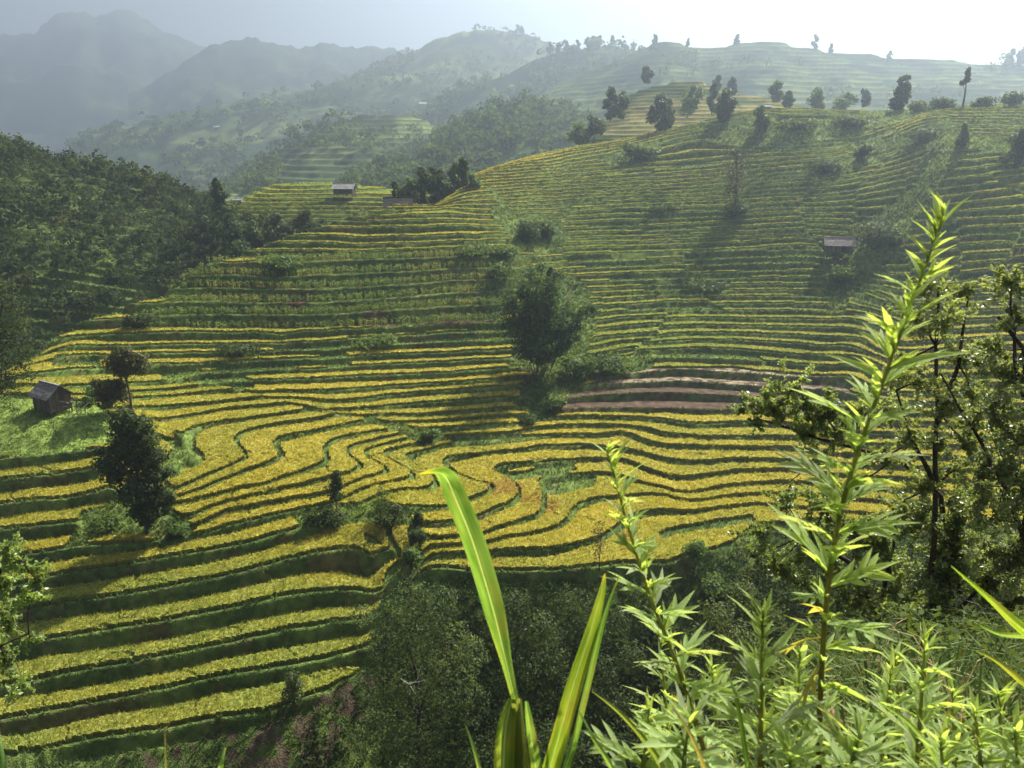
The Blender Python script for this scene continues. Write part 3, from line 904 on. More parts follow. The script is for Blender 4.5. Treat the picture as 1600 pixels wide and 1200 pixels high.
def stuff_trees(name, label, cat, pts, heights, widths, nleaf, seed, cA, cB, size):
    """a wood that reads as one mass: crowns of small leaf sprays, one object"""
    rng = np.random.default_rng(seed)
    Vs, Cs = [], []
    n = len(pts)
    K = nleaf
    d = rng.normal(size=(n, K, 3)); d /= np.linalg.norm(d, axis=2)[..., None]
    d[..., 2] = np.abs(d[..., 2]) * 1.15 - .35
    lob = 1 + .30 * np.sin(d[..., 0] * 6 + rng.uniform(0, 6, (n, 1))) * np.sin(d[..., 1] * 5 + rng.uniform(0, 6, (n, 1))) + .15 * np.sin(d[..., 2] * 9 + rng.uniform(0, 6, (n, 1)))
    rad = (.6 + .4 * rng.random((n, K))) * lob
    H = heights[:, None]; W = widths[:, None]
    pos = pts[:, None] + np.stack([d[..., 0] * rad * W * .5, d[..., 1] * rad * W * .5, H * .58 + d[..., 2] * rad * H * .46], -1)
    nrm = d + rng.normal(size=d.shape) * .5 + np.array([0, 0, .3])
    t = rng.random((n, 1)) * .75 + rng.random((n, K)) * .25
    col = np.asarray(cA) + (np.asarray(cB) - np.asarray(cA)) * t[..., None]
    col = col * np.where(rng.random((n, 1, 1)) < .06, np.array([1.5, 1.2, .9]), 1.0)
    sz = np.repeat((size * (widths / widths.mean()))[:, None], K, 1).ravel()
    v, f, c = leaves(rng, pos.reshape(-1, 3), nrm.reshape(-1, 3), sz, sz * .6, col.reshape(-1, 3))
    o = mesh_np(name, v, f, M_WOOD, col=c)
    return tag(o, label, cat, kind='stuff')

def on_hill(hillname, px, py):
    P = HILLS[hillname].reshape(-1, 3)
    x, y = project(P)
    return tuple(float(q) for q in P[np.argmin((x - px) ** 2 + (y - py) ** 2)])

def on_crest(hillname, px, row=-1):
    P = HILLS[hillname][row]
    x, y = project(P)
    return tuple(float(q) for q in P[np.argmin(np.abs(x - px))])

# ------------------------------------------------------------------ woods
rngw = np.random.default_rng(5)
# wooded slope on the left
n = 5200
tx = rngw.uniform(-170, 10, n); ty = rngw.uniform(136, 268, n)
zb = tps_eval(b_model, np.stack([tx, ty], -1))
wx, wy = project(np.stack([tx, ty, zb], -1))
nosepix = in_poly(wx, wy, BREAK)
silh = np.interp(wx, [-300,60,75,313,375,480,600,650,740], [640,575,545,440,408,368,330,318,270])
knollrice = (ty > 198) & (wx > 345) & (zb > -17.5)
keep = (wx < 650) & ~knollrice & ((ty > 172) | (wy < silh - 4)) & (wx > -90) & ~((wx > 480) & (ty < 205))
keep &= ~((wx > 350) & (ty > 196) & (ty < 262) & (zb > -16.5))
pts = np.stack([tx, ty, zb - .3], -1)[keep]
# keep them apart
sel = []
grid_ = {}
for i, p in enumerate(pts):
    c_ = (int(p[0] // 2.6), int(p[1] // 2.6))
    if grid_.get(c_, 0) < 1: grid_[c_] = 1; sel.append(i)
pts = pts[sel]
hts = rngw.uniform(2.6, 5.6, len(pts)) * np.where(rngw.random(len(pts)) < .22, 1.6, 1)
wds = hts * rngw.uniform(.5, 1.05, len(pts))
ww = project(pts)[0]
low = pts[:, 1] < 165
hts[low] *= .7; wds[low] *= .9
stuff_trees('forest', 'dense dark green woodland covering the left slope', 'forest', pts, hts, wds, 96, 6, (.020, .036, .014), (.070, .095, .034), .34)
print('forest trees', len(pts))

def far_wood(name, label, hillname, count, hrange, seed, rows_=(0, 1), cond=None, nleaf=26, size=1.2, cA=(.03, .055, .018), cB=(.09, .14, .04)):
    P = HILLS[hillname]
    rng = np.random.default_rng(seed)
    r = rng.uniform(rows_[0], rows_[1], count) * (P.shape[0] - 1); c = rng.uniform(0, P.shape[1] - 1, count)
    p = P[r.astype(int), c.astype(int)] + rng.normal(size=(count, 3)) * np.array([2, 2, 0])
    x, y = project(p)
    k = (x > -60) & (x < 1660)
    k &= fbm(p[:, 0] * .015, p[:, 1] * .015, seed + 40, 3) > .42
    if cond is not None: k &= cond(x, y)
    p = p[k]
    h = rng.uniform(*hrange, len(p)); w = h * rng.uniform(.6, 1.0, len(p))
    return stuff_trees(name, label, 'forest', p - np.array([0, 0, .4]), h, w, nleaf, seed, cA, cB, size)
far_wood('distant_forest', 'hazy dark woodland on the spur behind the golden ridge', 'wooded_spur', 1500, (6, 11), 81, nleaf=22, size=1.05)
far_wood('distant_forest', 'hazy woodland clumps on the terraced spur in the valley', 'terraced_spur', 700, (7, 13), 82, nleaf=20, size=1.3, cond=lambda x, y: ~((x > 440) & (x < 600) & (y > 240)) & ~((x > 560) & (x < 690) & (y < 215)))
far_wood('distant_forest', 'pale hazy woodland on the hill below the skyline pines', 'wooded_hill', 1500, (9, 16), 83, nleaf=15, size=2.0)
far_wood('distant_forest', 'faint blue woodland on the far valley side', 'valley_side', 2200, (10, 18), 84, nleaf=13, size=2.5)
far_wood('distant_forest', 'soft tree texture on the middle hazy ridge', 'middle_ridge', 1600, (8, 13), 86, nleaf=10, size=2.4)
far_wood('distant_forest', 'dark woods scattered over the hazy skyline terraces', 'skyline_terraces', 420, (7, 13), 85, nleaf=24, size=1.3, cond=lambda x, y: ((x > 1000) & (x < 1130) & (y > 90)) | (x > 1480) | ((y > 150) & (x > 1200)) | ((y > 105) & (y < 115)))

# ------------------------------------------------------------------ trees and shrubs on the slopes
def crown_px(name, label, cat, clusters, limbs, nleaf, size, cA, cB, seed, mat=None, foot=None, bark=(.075, .06, .045), shell=.25, aspect=.5, group=None, up=.35, flat=1.0, loose=False):
    """a tree whose leaf masses (pixel x, y, radius, metres ahead) and limbs ((pixel x, y, metres ahead) points, thickness) are given one by one"""
    rng = np.random.default_rng(seed)
    f0 = atv(*foot) if foot else atv(*limbs[0][0][0])
    cl_ = []
    for q in clusters:
        px, py, r, D = q[:4]
        p = atv(px, py, D) - f0
        R = r * D * 1.04 / FPX
        cl_.append((p.x, p.y, p.z, R, R * rng.uniform(.8, 1.15), R * flat * rng.uniform(.75, 1.0)))
    v, f, c = crown(rng, cl_, nleaf, size, cA, cB, shell=shell, aspect=aspect, up=up, loose=loose)
    e = empty(name, f0, label, cat, group)
    mesh_np('crown', v, f, mat or M_LEAF, e, col=c)
    tubes = []
    for pts_, r0 in limbs:
        P = [np.array(atv(*p) - f0) for p in pts_]
        if len(P) > 2:
            P = list(np.array(P))
            Q = [P[0]]
            for a, b in zip(P[:-1], P[1:]):
                d = np.linalg.norm(b - a)
                Q.append((a + b) / 2 + rng.normal(size=3) * d * .04); Q.append(b)
            P = Q
        tubes.append(tube(P, list(np.linspace(r0, r0 * .3, len(P))), 6))
    ends = np.concatenate([np.array([np.array(atv(*p) - f0) for p in pts_[1:]]) for pts_, _ in limbs])
    for q in cl_:
        a = ends[np.argmin(((ends - np.array(q[:3])) ** 2).sum(1))]
        b = np.array(q[:3]); r0 = min(l[1] for l in limbs) * .45
        m = (a + b) / 2 + rng.normal(size=3) * np.linalg.norm(b - a) * .1
        tubes.append(tube([a, m, b], [r0, r0 * .7, r0 * .3], 4))
        for k in range(3):
            t_ = b + rng.normal(size=3) * np.array(q[3:6]) * .6
            tubes.append(tube([b, (b + t_) / 2 + rng.normal(size=3) * q[3] * .08, t_], [r0 * .35, r0 * .25, r0 * .1], 3))
    tv_, tf_ = merge(tubes)
    mesh_np('trunk', tv_, tf_, M_BARK, e, col=np.repeat(np.array([bark]), len(tv_), 0), smooth=True)
    return e

def put(px, py, hpx, wpx, label, seed, kind='tree', name=None, cat=None, **kw):
    loc, mpp = stand(px, py)
    h, w = hpx * mpp, wpx * mpp
    s = max(.1, loc[1] * .0021)
    if kind == 'tree':
        return tree(name or 'hill_tree', label, cat or 'tree', loc, h, w, seed, size=kw.pop('size', s), **kw)
    return shrub(name or 'shrub', label, cat or 'shrub', loc, h, w, seed, size=kw.pop('size', s), **kw)

def putD(px, py, D, hpx, wpx, label, seed, kind='tree', name=None, cat=None, **kw):
    p = at(px, py, D); mpp = D * 1.04 / FPX
    loc = tuple(float(q) for q in p)
    s = max(.1, D * .0021)
    if kind == 'tree':
        return tree(name or 'hill_tree', label, cat or 'tree', loc, hpx * mpp, wpx * mpp, seed, size=kw.pop('size', s), **kw)
    return shrub(name or 'shrub', label, cat or 'shrub', loc, hpx * mpp, wpx * mpp, seed, size=kw.pop('size', s), **kw)

OLIVE = dict(cA=(.055, .062, .022), cB=(.12, .125, .045))
DARK = dict(cA=(.026, .044, .016), cB=(.085, .12, .036))
MIDG = dict(cA=(.048, .085, .022), cB=(.13, .20, .045))
# by the hut
L1, m1 = stand(207, 652)
def cpx(base, mpp, lst):      # clumps from pixel offsets (dx, dy up, r)
    return [(dx * mpp, (((i * 37) % 11) / 11 - .5) * r * mpp, dy * mpp, r * mpp, r * mpp, r * mpp * .8) for i, (dx, dy, r) in enumerate(lst)]
tree('hill_tree', 'olive-leaved tree with two crowns beside the wooden hut', 'tree', L1, 118 * m1, 85 * m1, 101, size=.22, nleaf=2900, trunk_r=.16,
     clumps=cpx(L1, m1, [(2, 104, 18), (-14, 92, 18), (16, 90, 20), (26, 80, 13), (0, 80, 18), (-8, 74, 14), (-28, 52, 18), (-40, 40, 16), (-20, 38, 18), (-34, 28, 14), (-14, 54, 12), (-46, 58, 9)]), shell=.3, **OLIVE)
L2, m2 = stand(230, 832)
tree('hill_tree', 'tall dark dense tree standing among the terraces below the hut', 'tree', L2, 200 * m2, 100 * m2, 102, size=.18, nleaf=8000, trunk_r=.22,
     clumps=cpx(L2, m2 * 1.1, [(-8, 182, 22), (14, 170, 20), (-14, 160, 24), (22, 150, 18), (0, 140, 28), (-30, 128, 24), (-46, 112, 18), (24, 122, 22), (-10, 112, 30), (-36, 92, 18), (20, 92, 26), (0, 76, 30), (28, 66, 18), (-16, 60, 24), (12, 46, 26), (30, 40, 14), (-10, 34, 18), (4, 20, 14), (44, 96, 10), (38, 54, 12), (-52, 130, 9)]), shell=.3, **DARK)
put(527, 803, 76, 46, 'small round-crowned tree with thin trunk on golden terrace', 103, nleaf=900, base=.42, trunk_r=.06, size=.13, **DARK)
put(601, 806, 54, 40, 'spindly sapling with thin see-through crown on golden terrace', 104, nleaf=130, base=.35, trunk_r=.035, size=.12, **MIDG)
put(936, 902, 90, 56, 'nearly bare little tree at the lower edge of the bowl', 105, nleaf=170, base=.35, nclump=14, trunk_r=.06, size=.10, cA=(.05, .05, .03), cB=(.10, .10, .055))
put(458, 1112, 66, 66, 'pale bushy sapling on the lowest terrace edge', 106, nleaf=700, base=.15, trunk_r=.05, size=.12, cA=(.05, .075, .03), cB=(.11, .15, .06))
put(1147, 333, 98, 66, 'tall thin half-bare tree standing alone on the right slope', 107, nleaf=420, base=.34, nclump=14, trunk_r=.26, size=.28, shell=.2, cA=(.05, .055, .03), cB=(.10, .105, .055), bark=(.10, .085, .065))
put(1147, 338, 24, 52, 'low bush round the foot of the lone half-bare tree', 108, kind='shrub', nleaf=300)
put(1407, 174, 50, 34, 'dense dark upright tree on the right skyline', 109, nleaf=900, base=.08, top=.9, **DARK)
put(1033, 200, 50, 46, 'dark bushy tree on the golden ridge beside a second one', 110, nleaf=900, base=.08, top=.8, **DARK)
put(1130, 188, 44, 40, 'dark round tree on the golden ridge crest', 111, nleaf=800, base=.08, top=.8, **DARK)
put(1186, 206, 34, 28, 'small tree just below the ridge crest with grey crown', 112, nleaf=400, base=.2, **MIDG)
put(1586, 262, 58, 44, 'leafy tree at the right edge of the upper slope', 113, nleaf=700, base=.25, **DARK)
put(1348, 250, 22, 26, 'round dark bush on the bank of the upper right slope', 114, kind='shrub', nleaf=300)
put(1290, 268, 16, 80, 'long low thicket on the upper right slope', 115, kind='shrub', nleaf=500, nclump=10, depth=.3)
put(1440, 222, 18, 70, 'grey-green thicket near the top of right slope', 116, kind='shrub', nleaf=450, nclump=9, depth=.3)
put(1500, 232, 34, 26, 'small leafy tree above the right slope thicket', 117, nleaf=300, base=.2, **MIDG)
put(1368, 388, 40, 84, 'silvery thicket on the bank beside the stilt hut', 118, kind='shrub', nleaf=900, nclump=12, depth=.4, cA=(.05, .075, .035), cB=(.12, .15, .075))
put(820, 376, 30, 46, 'dark bush in the gully between nose and right slope', 119, kind='shrub', nleaf=500)
put(850, 372, 28, 56, 'paler bush right of the dark gully bush', 120, kind='shrub', nleaf=500, **MIDG)
put(790, 405, 16, 60, 'leafy green bank plants above the bamboo', 121, kind='shrub', nleaf=400, nclump=9, depth=.4, **MIDG)
put(1000, 250, 22, 66, 'dark thicket in a hollow of the golden ridge', 122, kind='shrub', nleaf=500, nclump=9, depth=.4)
put(1035, 330, 12, 60, 'low green bank bushes on the middle right slope', 123, kind='shrub', nleaf=300, nclump=8, depth=.3)
put(1310, 440, 26, 50, 'grassy bush clump below the stilt hut', 124, kind='shrub', nleaf=400, nclump=8, **MIDG)
put(1100, 452, 14, 80, 'flat bank bushes among the green terraces', 125, kind='shrub', nleaf=350, nclump=10, depth=.3)
put(900, 592, 34, 60, 'leafy bush at the right foot of the bamboo', 126, kind='shrub', nleaf=600, **MIDG)
put(950, 584, 30, 90, 'overgrown grassy bank bush above the bare soil', 127, kind='shrub', nleaf=900, nclump=12, depth=.4, cA=(.05, .085, .02), cB=(.11, .17, .04))
put(866, 642, 18, 34, 'bush on the bank between golden strips and bare soil', 128, kind='shrub', nleaf=600, **MIDG)
put(826, 662, 12, 40, 'low bush on the shaded bank below the bamboo', 129, kind='shrub', nleaf=400)
put(672, 694, 26, 40, 'small green bush on the dark bank of the bowl', 130, kind='shrub', nleaf=450, **MIDG)
put(606, 818, 34, 56, 'dark tangled bush below the sapling', 131, kind='shrub', nleaf=900, nclump=10, **DARK)
put(505, 820, 20, 80, 'dark bank bush above the broad golden plot', 132, kind='shrub', nleaf=700, nclump=10, depth=.4, **DARK)
put(280, 838, 20, 42, 'bright green bush at the foot of the dark tall tree', 133, kind='shrub', nleaf=600, **MIDG)
put(165, 824, 16, 54, 'weedy mound left of the dark tall tree', 134, kind='shrub', nleaf=600, nclump=9, **MIDG)
put(150, 632, 34, 36, 'bright green bush between the hut and its tree', 135, kind='shrub', nleaf=400, cA=(.06, .11, .03), cB=(.13, .21, .05))
put(220, 512, 28, 60, 'dark bush at the left end of the corn', 136, kind='shrub', nleaf=500, nclump=8, depth=.5, **DARK)
put(440, 424, 22, 80, 'thick leafy bank bush above the corn', 137, kind='shrub', nleaf=600, nclump=10, depth=.4, **MIDG)
put(380, 556, 16, 90, 'dark hedge-like growth between golden strips', 138, kind='shrub', nleaf=450, nclump=10, depth=.3, **DARK)
put(580, 540, 16, 90, 'green scrubby bank under the corn, right of centre', 139, kind='shrub', nleaf=450, nclump=10, depth=.3, **MIDG)
put(745, 398, 18, 90, 'leafy scrub bank at the right end of the nose', 140, kind='shrub', nleaf=500, nclump=10, depth=.4, **MIDG)
put(780, 440, 24, 60, 'scrub right of the corn above the bamboo', 141, kind='shrub', nleaf=500, nclump=8, **MIDG)
put(1085, 880, 26, 50, 'weeds on the brown bank at the bowl lip', 142, kind='shrub', nleaf=500, **MIDG)
put(1130, 935, 40, 70, 'leafy bush below the bowl lip', 143, kind='shrub', nleaf=800, **MIDG)
put(650, 848, 26, 30, 'dark bush at the right end of the broad golden plot', 144, kind='shrub', nleaf=500, **DARK)
put(646, 884, 34, 40, 'leafy bush between the lower strips and the bowl lip', 145, kind='shrub', nleaf=600, **MIDG)
put(655, 822, 20, 24, 'small dark bush just above the broad golden plot', 146, kind='shrub', nleaf=350, **DARK)
# thicket of trees behind the thatched roof
for i, (x, y, h, w, lb) in enumerate([
    (640, 316, 34, 40, 'leftmost low bush of the thicket behind the thatched roof'), (664, 318, 50, 46, 'broad dark bush tree right above the thatched roof'),
    (690, 318, 48, 44, 'dark middle bush of the thicket behind the nose'), (712, 312, 52, 40, 'green bush tree at the right of the nose thicket'),
    (724, 292, 42, 24, 'round-headed tree rising above the nose thicket'), (617, 306, 20, 14, 'small solitary round bush left of the nose thicket'),
    (738, 306, 30, 34, 'pale bush at the right end of the nose thicket'), (676, 300, 36, 36, 'hindmost tree in the nose thicket')]):
    putD(x, y, 183 + (i % 4) * 3, h, w, lb, 150 + i, nleaf=700, base=.05, top=.8, group='thicket behind the nose hill', **(DARK if i % 3 else MIDG))
# big crowns in the ravine in front of the knoll
for i, (x, y, D, h, w, lb) in enumerate([
    (345, 338, 205, 56, 26, 'tall slim dark tree at the left end of the knoll'), (440, 392, 188, 56, 52, 'largest round tree in the ravine before the knoll'),
    (478, 386, 188, 54, 54, 'dark tree at the right of the ravine below the knoll'), (400, 398, 186, 50, 46, 'grey-green rounded tree deep in the ravine'),
    (365, 400, 190, 62, 48, 'tree crown left of the rounded ravine tree'), (448, 402, 182, 34, 30, 'small ball-shaped tree at the ravine edge'),
    (505, 376, 186, 30, 34, 'low leafy tree at the top of the ravine by the nose'), (320, 400, 196, 60, 52, 'dark ravine tree below the slim one'), (380, 414, 178, 34, 50, 'light green bush on the ravine edge')]):
    putD(x, y, D, h, w, lb, 170 + i, nleaf=800, base=.06, top=.8, group='trees in the ravine', **(DARK if i % 2 else dict(cA=(.03, .055, .018), cB=(.075, .11, .032))))
# left edge, beside the hut
crown_px('hill_tree', 'dark overhanging tree at the left edge behind the hut', 'tree',
     [(0,450,26,100),(14,476,24,100),(-20,480,34,100),(22,508,26,99),(-6,516,34,99),(30,540,24,99),(6,556,34,98),(-30,560,40,98),(34,572,18,98),(10,590,26,98),(-30,610,36,97),(38,556,18,98),(36,512,16,98),(26,486,18,99),(44,588,14,97),(0,600,30,97),(46,536,10,98)],
     [([(-30,640,98),(-20,590,98),(-5,530,99),(5,470,100)], .25)], 5200, .2, (.022,.038,.015), (.075,.105,.034), 190)
crown_px('shrub', 'weedy green slope bush left of the hut', 'shrub', [(-10,640,26,96),(12,628,18,96),(-30,618,30,96),(24,640,10,96)], [([(-15,660,96),(-10,640,96)], .06)], 700, .16, (.05,.085,.022), (.11,.17,.04), 191)
# far ridge trees, small on the skyline
RIDGE = [(808, 50, 900, 8, 6), (815, 51, 900, 7, 6), (872, 78, 620, 8, 7), (886, 78, 620, 9, 9), (901, 76, 620, 8, 6), (918, 73, 620, 9, 8), (926, 72, 620, 10, 9), (936, 72, 620, 11, 9), (957, 71, 620, 9, 6), (988, 80, 620, 7, 4), (858, 98, 600, 14, 4)]
RIDGE_L = ['left tree of the tiny pair on the rounded far summit', 'right tree of the tiny pair on the rounded far summit', 'first small tree from the left along the wooded hill crest', 'second small tree from the left on the wooded crest',
    'third small tree from the left on the wooded crest', 'left one of three round trees close together on the wooded crest', 'middle one of three round trees together on the wooded crest', 'right one of three round trees together on the wooded crest',
    'lone small tree right of the three on the wooded crest', 'last tiny tree at the right end of the wooded crest', 'thin upright tree standing below the wooded crest, left']
for i, (x, y, D, h, w) in enumerate(RIDGE):
    tree('ridge_tree', RIDGE_L[i], 'tree', on_crest('middle_ridge' if D > 700 else 'wooded_hill', x), (h + 4) * D / 780, (w + 2) * D / 780, 200 + i, nleaf=110, base=.12, nclump=5, group='trees on the far ridge', size=D * .0025, **DARK)
for i, (x, y, h, w, lb) in enumerate([(1025, 66, 8, 9, 'small tree pair on the pointed hill of the skyline'), (1072, 70, 9, 6, 'single small tree right of the pointed skyline hill'), (1153, 67, 8, 10, 'tiny tree on the left shoulder of the rounded skyline hill'),
     (1274, 84, 16, 12, 'larger of two lone trees on the right skyline'), (1300, 83, 11, 8, 'smaller round tree of the two on the right skyline'), (1388, 92, 8, 5, 'tiny tree far along the right skyline')]):
    tree('skyline_tree', lb, 'tree', on_crest('skyline_terraces', x), (h + 3) * .64, (w + 2) * .64, 220 + i, nleaf=180, base=.05, nclump=6, size=1.0, **DARK)
for i, (x, y, h, w, lb) in enumerate([(1577, 108, 28, 18, 'left dark pine clump at the right end of skyline'), (1592, 110, 30, 20, 'right dark pine clump at the right end of skyline')]):
    tree('skyline_tree', lb, 'tree', on_crest('skyline_terraces', x, -8), h * .62, w * .62, 230 + i, nleaf=350, base=.2, size=1.2, **DARK)
for i, (x, y, D, h, w, lb) in enumerate([(953, 188, 262, 44, 30, 'tall dark tree left of the golden knoll'), (971, 184, 264, 36, 26, 'shorter tree beside the tall one left of golden knoll'), (1009, 128, 345, 20, 22, 'bushy tree on the left shoulder of the golden knoll'),
     (1080, 172, 270, 32, 50, 'wide grey bush on the flank of the golden knoll'), (1112, 178, 262, 42, 16, 'slender tree in front of the golden knoll'), (1120, 146, 330, 24, 16, 'left small tree on the golden knoll top'), (1143, 147, 330, 22, 20, 'right round tree on the golden knoll top'),
     (1213, 158, 300, 28, 24, 'round tree behind the ridge right of the golden knoll'), (1230, 168, 280, 22, 20, 'dark low tree at the ridge dip'), (1274, 170, 290, 28, 34, 'pale bushy tree behind the ridge'), (1350, 166, 300, 22, 20, 'hazy tree left of the dense upright skyline tree'),
     (1320, 168, 300, 18, 40, 'hazy low bushes behind the right ridge'), (925, 208, 250, 24, 40, 'leafy bushes at the left end of golden ridge'), (905, 222, 246, 26, 40, 'greener bushes lower on the golden ridge flank')]):
    putD(x, y, D, h, w, lb, 240 + i, nleaf=420, base=.1, top=.8, **(DARK if i % 2 == 0 else MIDG))
for i, (x, y, h, w, lb) in enumerate([(1470, 160, 18, 40, 'scrub on the crest right of the dense upright tree'), (1535, 158, 16, 40, 'pale scrub on the crest near the bare tall tree'), (1580, 160, 20, 36, 'rounded scrub at the right end of the crest'), (1430, 170, 16, 40, 'grassy scrub beside the dense upright tree'), (1250, 196, 14, 90, 'leafy bank below the crest, left'), (1330, 192, 14, 70, 'leafy bank below the crest, right')]):
    put(x, y + 6, h, w, lb, 260 + i, kind='shrub', nleaf=380, nclump=8, depth=.4, cA=(.05, .08, .025), cB=(.11, .15, .045))
# tall bare-stemmed tree on the right crest
put(1505, 162, 56, 16, 'tall tree with bare double stem on the right crest', 270, nleaf=160, base=.6, nclump=5, trunk_r=.25, **DARK)

# ------------------------------------------------------------------ bamboo
def bamboo():
    rng = np.random.default_rng(31)
    loc, mpp = stand(846, 586)
    mpp *= .95
    e = empty('bamboo_clump', loc, 'large arching bamboo clump between the nose hill and right slope', 'bamboo')
    tubes = []; pos = []; nr = []
    spec = [(-14, 175), (-8, 182), (0, 160), (-30, 150), (-48, 135), (-62, 125), (-40, 120), (-24, 135), (12, 165), (-4, 140), (20, 150), (30, 120), (40, 110), (-55, 95), (52, 92), (84, 116), (60, 100), (-70, 110), (8, 120), (-20, 100), (26, 85), (-36, 80), (46, 70), (-10, 85), (16, 178)]
    for i, (dx, dy) in enumerate(spec):
        top_ = np.array([dx * mpp * .95, rng.uniform(-3, 3), dy * mpp])
        b0 = np.array([dx * mpp * .18 + rng.uniform(-.6, .6), rng.uniform(-.8, .8), -.2])
        b1 = b0 + (top_ - b0) * .5 + np.array([-dx * mpp * .12, 0, dy * mpp * .12])
        tip_ = top_ + np.array([np.sign(dx + .1) * rng.uniform(.4, 1.6), rng.uniform(-.6, .6), -rng.uniform(.2, 1.2)])
        ts = np.linspace(0, 1, 9)[:, None]
        c = (1 - ts) ** 3 * b0 + 3 * (1 - ts) ** 2 * ts * b1 + 3 * (1 - ts) * ts ** 2 * top_ + ts ** 3 * tip_
        tubes.append(tube(c, list(np.linspace(.06, .012, 9)), 5))
        m = 240
        t = rng.random(m) ** .75 * .82 + .18
        k = np.clip((t * 8).astype(int), 0, 7); f = (t * 8 - k)[:, None]
        p = c[k] * (1 - f) + c[k + 1] * f
        p = p + rng.normal(size=(m, 3)) * np.array([.75, .75, .45]) * (1.15 - .55 * t[:, None])
        p[:, 2] -= rng.random(m) * .7
        pos.append(p); nr.append(rng.normal(size=(m, 3)) + np.array([0, -.3, .5]))
    tv_, tf_ = merge(tubes)
    mesh_np('culms', tv_, tf_, M_BARK, e, col=np.repeat(np.array([[.10, .12, .05]]), len(tv_), 0), smooth=True)
    body = cpx(loc, mpp, [(0, 48, 34), (-14, 88, 30), (14, 84, 30), (-38, 90, 20), (-8, 126, 20), (-28, 136, 15), (2, 156, 13), (-50, 116, 13), (38, 78, 17), (56, 98, 11), (24, 50, 26), (-24, 48, 26), (78, 112, 8), (0, 30, 20), (-4, 176, 9), (12, 118, 15), (-18, 108, 17), (66, 108, 8)])
    cb = np.array(body); m = 6500
    kk = rng.choice(len(cb), m, p=cb[:, 3] ** 2 / (cb[:, 3] ** 2).sum())
    dd = rng.normal(size=(m, 3)); dd /= np.linalg.norm(dd, axis=1)[:, None]
    pos.append(cb[kk, :3] + dd * cb[kk, 3:6] * rng.uniform(.5, 1.0, (m, 1))); nr.append(dd + rng.normal(size=(m, 3)) * .7)
    p = np.concatenate(pos); q = np.concatenate(nr)
    t = rng.random((len(p), 1))
    v, f, c = leaves(rng, p, q, .34, .12, np.array([.022, .046, .014]) + t * np.array([.065, .105, .026]))
    mesh_np('foliage', v, f, M_LEAF, e, col=c)
bamboo()
put(858, 470, 52, 14, 'narrow dark conical tree sticking up behind the bamboo', 281, nleaf=350, base=.1, top=.9, cA=(.015, .025, .012), cB=(.03, .05, .02))

# ------------------------------------------------------------------ corn on the nose terraces
def corn_crop():
    rng = np.random.default_rng(41)
    m = corn & (fr < 1 - wr * .6) & (T > .5)
    r, c = np.nonzero(m[:-1, :-1])
    a = cellarea[r, c]
    n = 6500
    k = rng.choice(len(r), n, p=a / a.sum())
    p = V4[r[k], c[k]] + rng.uniform(-.12, .12, (n, 3)) * np.array([1, 1, 0])
    h = rng.uniform(1.0, 1.7, n)
    dryness = sstep((fbm(p[:, 0] * .12, p[:, 1] * .12, 88) - .42) / .2)
    tris, cols = [], []
    # stalk
    w = .035
    for ang in (0, 1.57):
        d = np.array([math.cos(ang), math.sin(ang), 0]) * w
        tipp = p + np.stack([rng.normal(0, .06, n), rng.normal(0, .06, n), h], -1)
        tris.append(np.stack([p - d, p + d, tipp], 1))
        cc_ = np.array([.16, .17, .06]) + dryness[:, None] * np.array([.14, .08, .03])
        cols.append(np.repeat(cc_[:, None], 3, 1))
    for q in range(6):
        az = rng.uniform(0, 2 * np.pi, n); zz = h * rng.uniform(.25, .85, n)
        o = np.stack([np.cos(az), np.sin(az), np.zeros(n)], -1); s = np.stack([-np.sin(az), np.cos(az), np.zeros(n)], -1)
        b = p + np.array([0, 0, 1]) * zz[:, None]
        e_ = b + o * rng.uniform(.3, .5, n)[:, None] + np.array([0, 0, 1]) * rng.uniform(-.2, .25, n)[:, None]
        tris.append(np.stack([b - s * .06, b + s * .06 + o * .1 + np.array([0, 0, .12]), e_], 1))
        g = np.array([.09, .15, .035]) + rng.random((n, 1)) * np.array([.07, .10, .02]) + dryness[:, None] * np.array([.06, .025, .01]) * rng.random((n, 1))
        cols.append(np.repeat(g[:, None], 3, 1))
    tv_ = np.concatenate(tris).reshape(-1, 3)
    o = mesh_np('corn_crop', tv_, np.arange(len(tv_)).reshape(-1, 3), M_GRASS, col=np.concatenate(cols).reshape(-1, 3))
    tag(o, 'tall drying corn plants in rows across the nose hill terraces', 'corn', kind='stuff')
corn_crop()

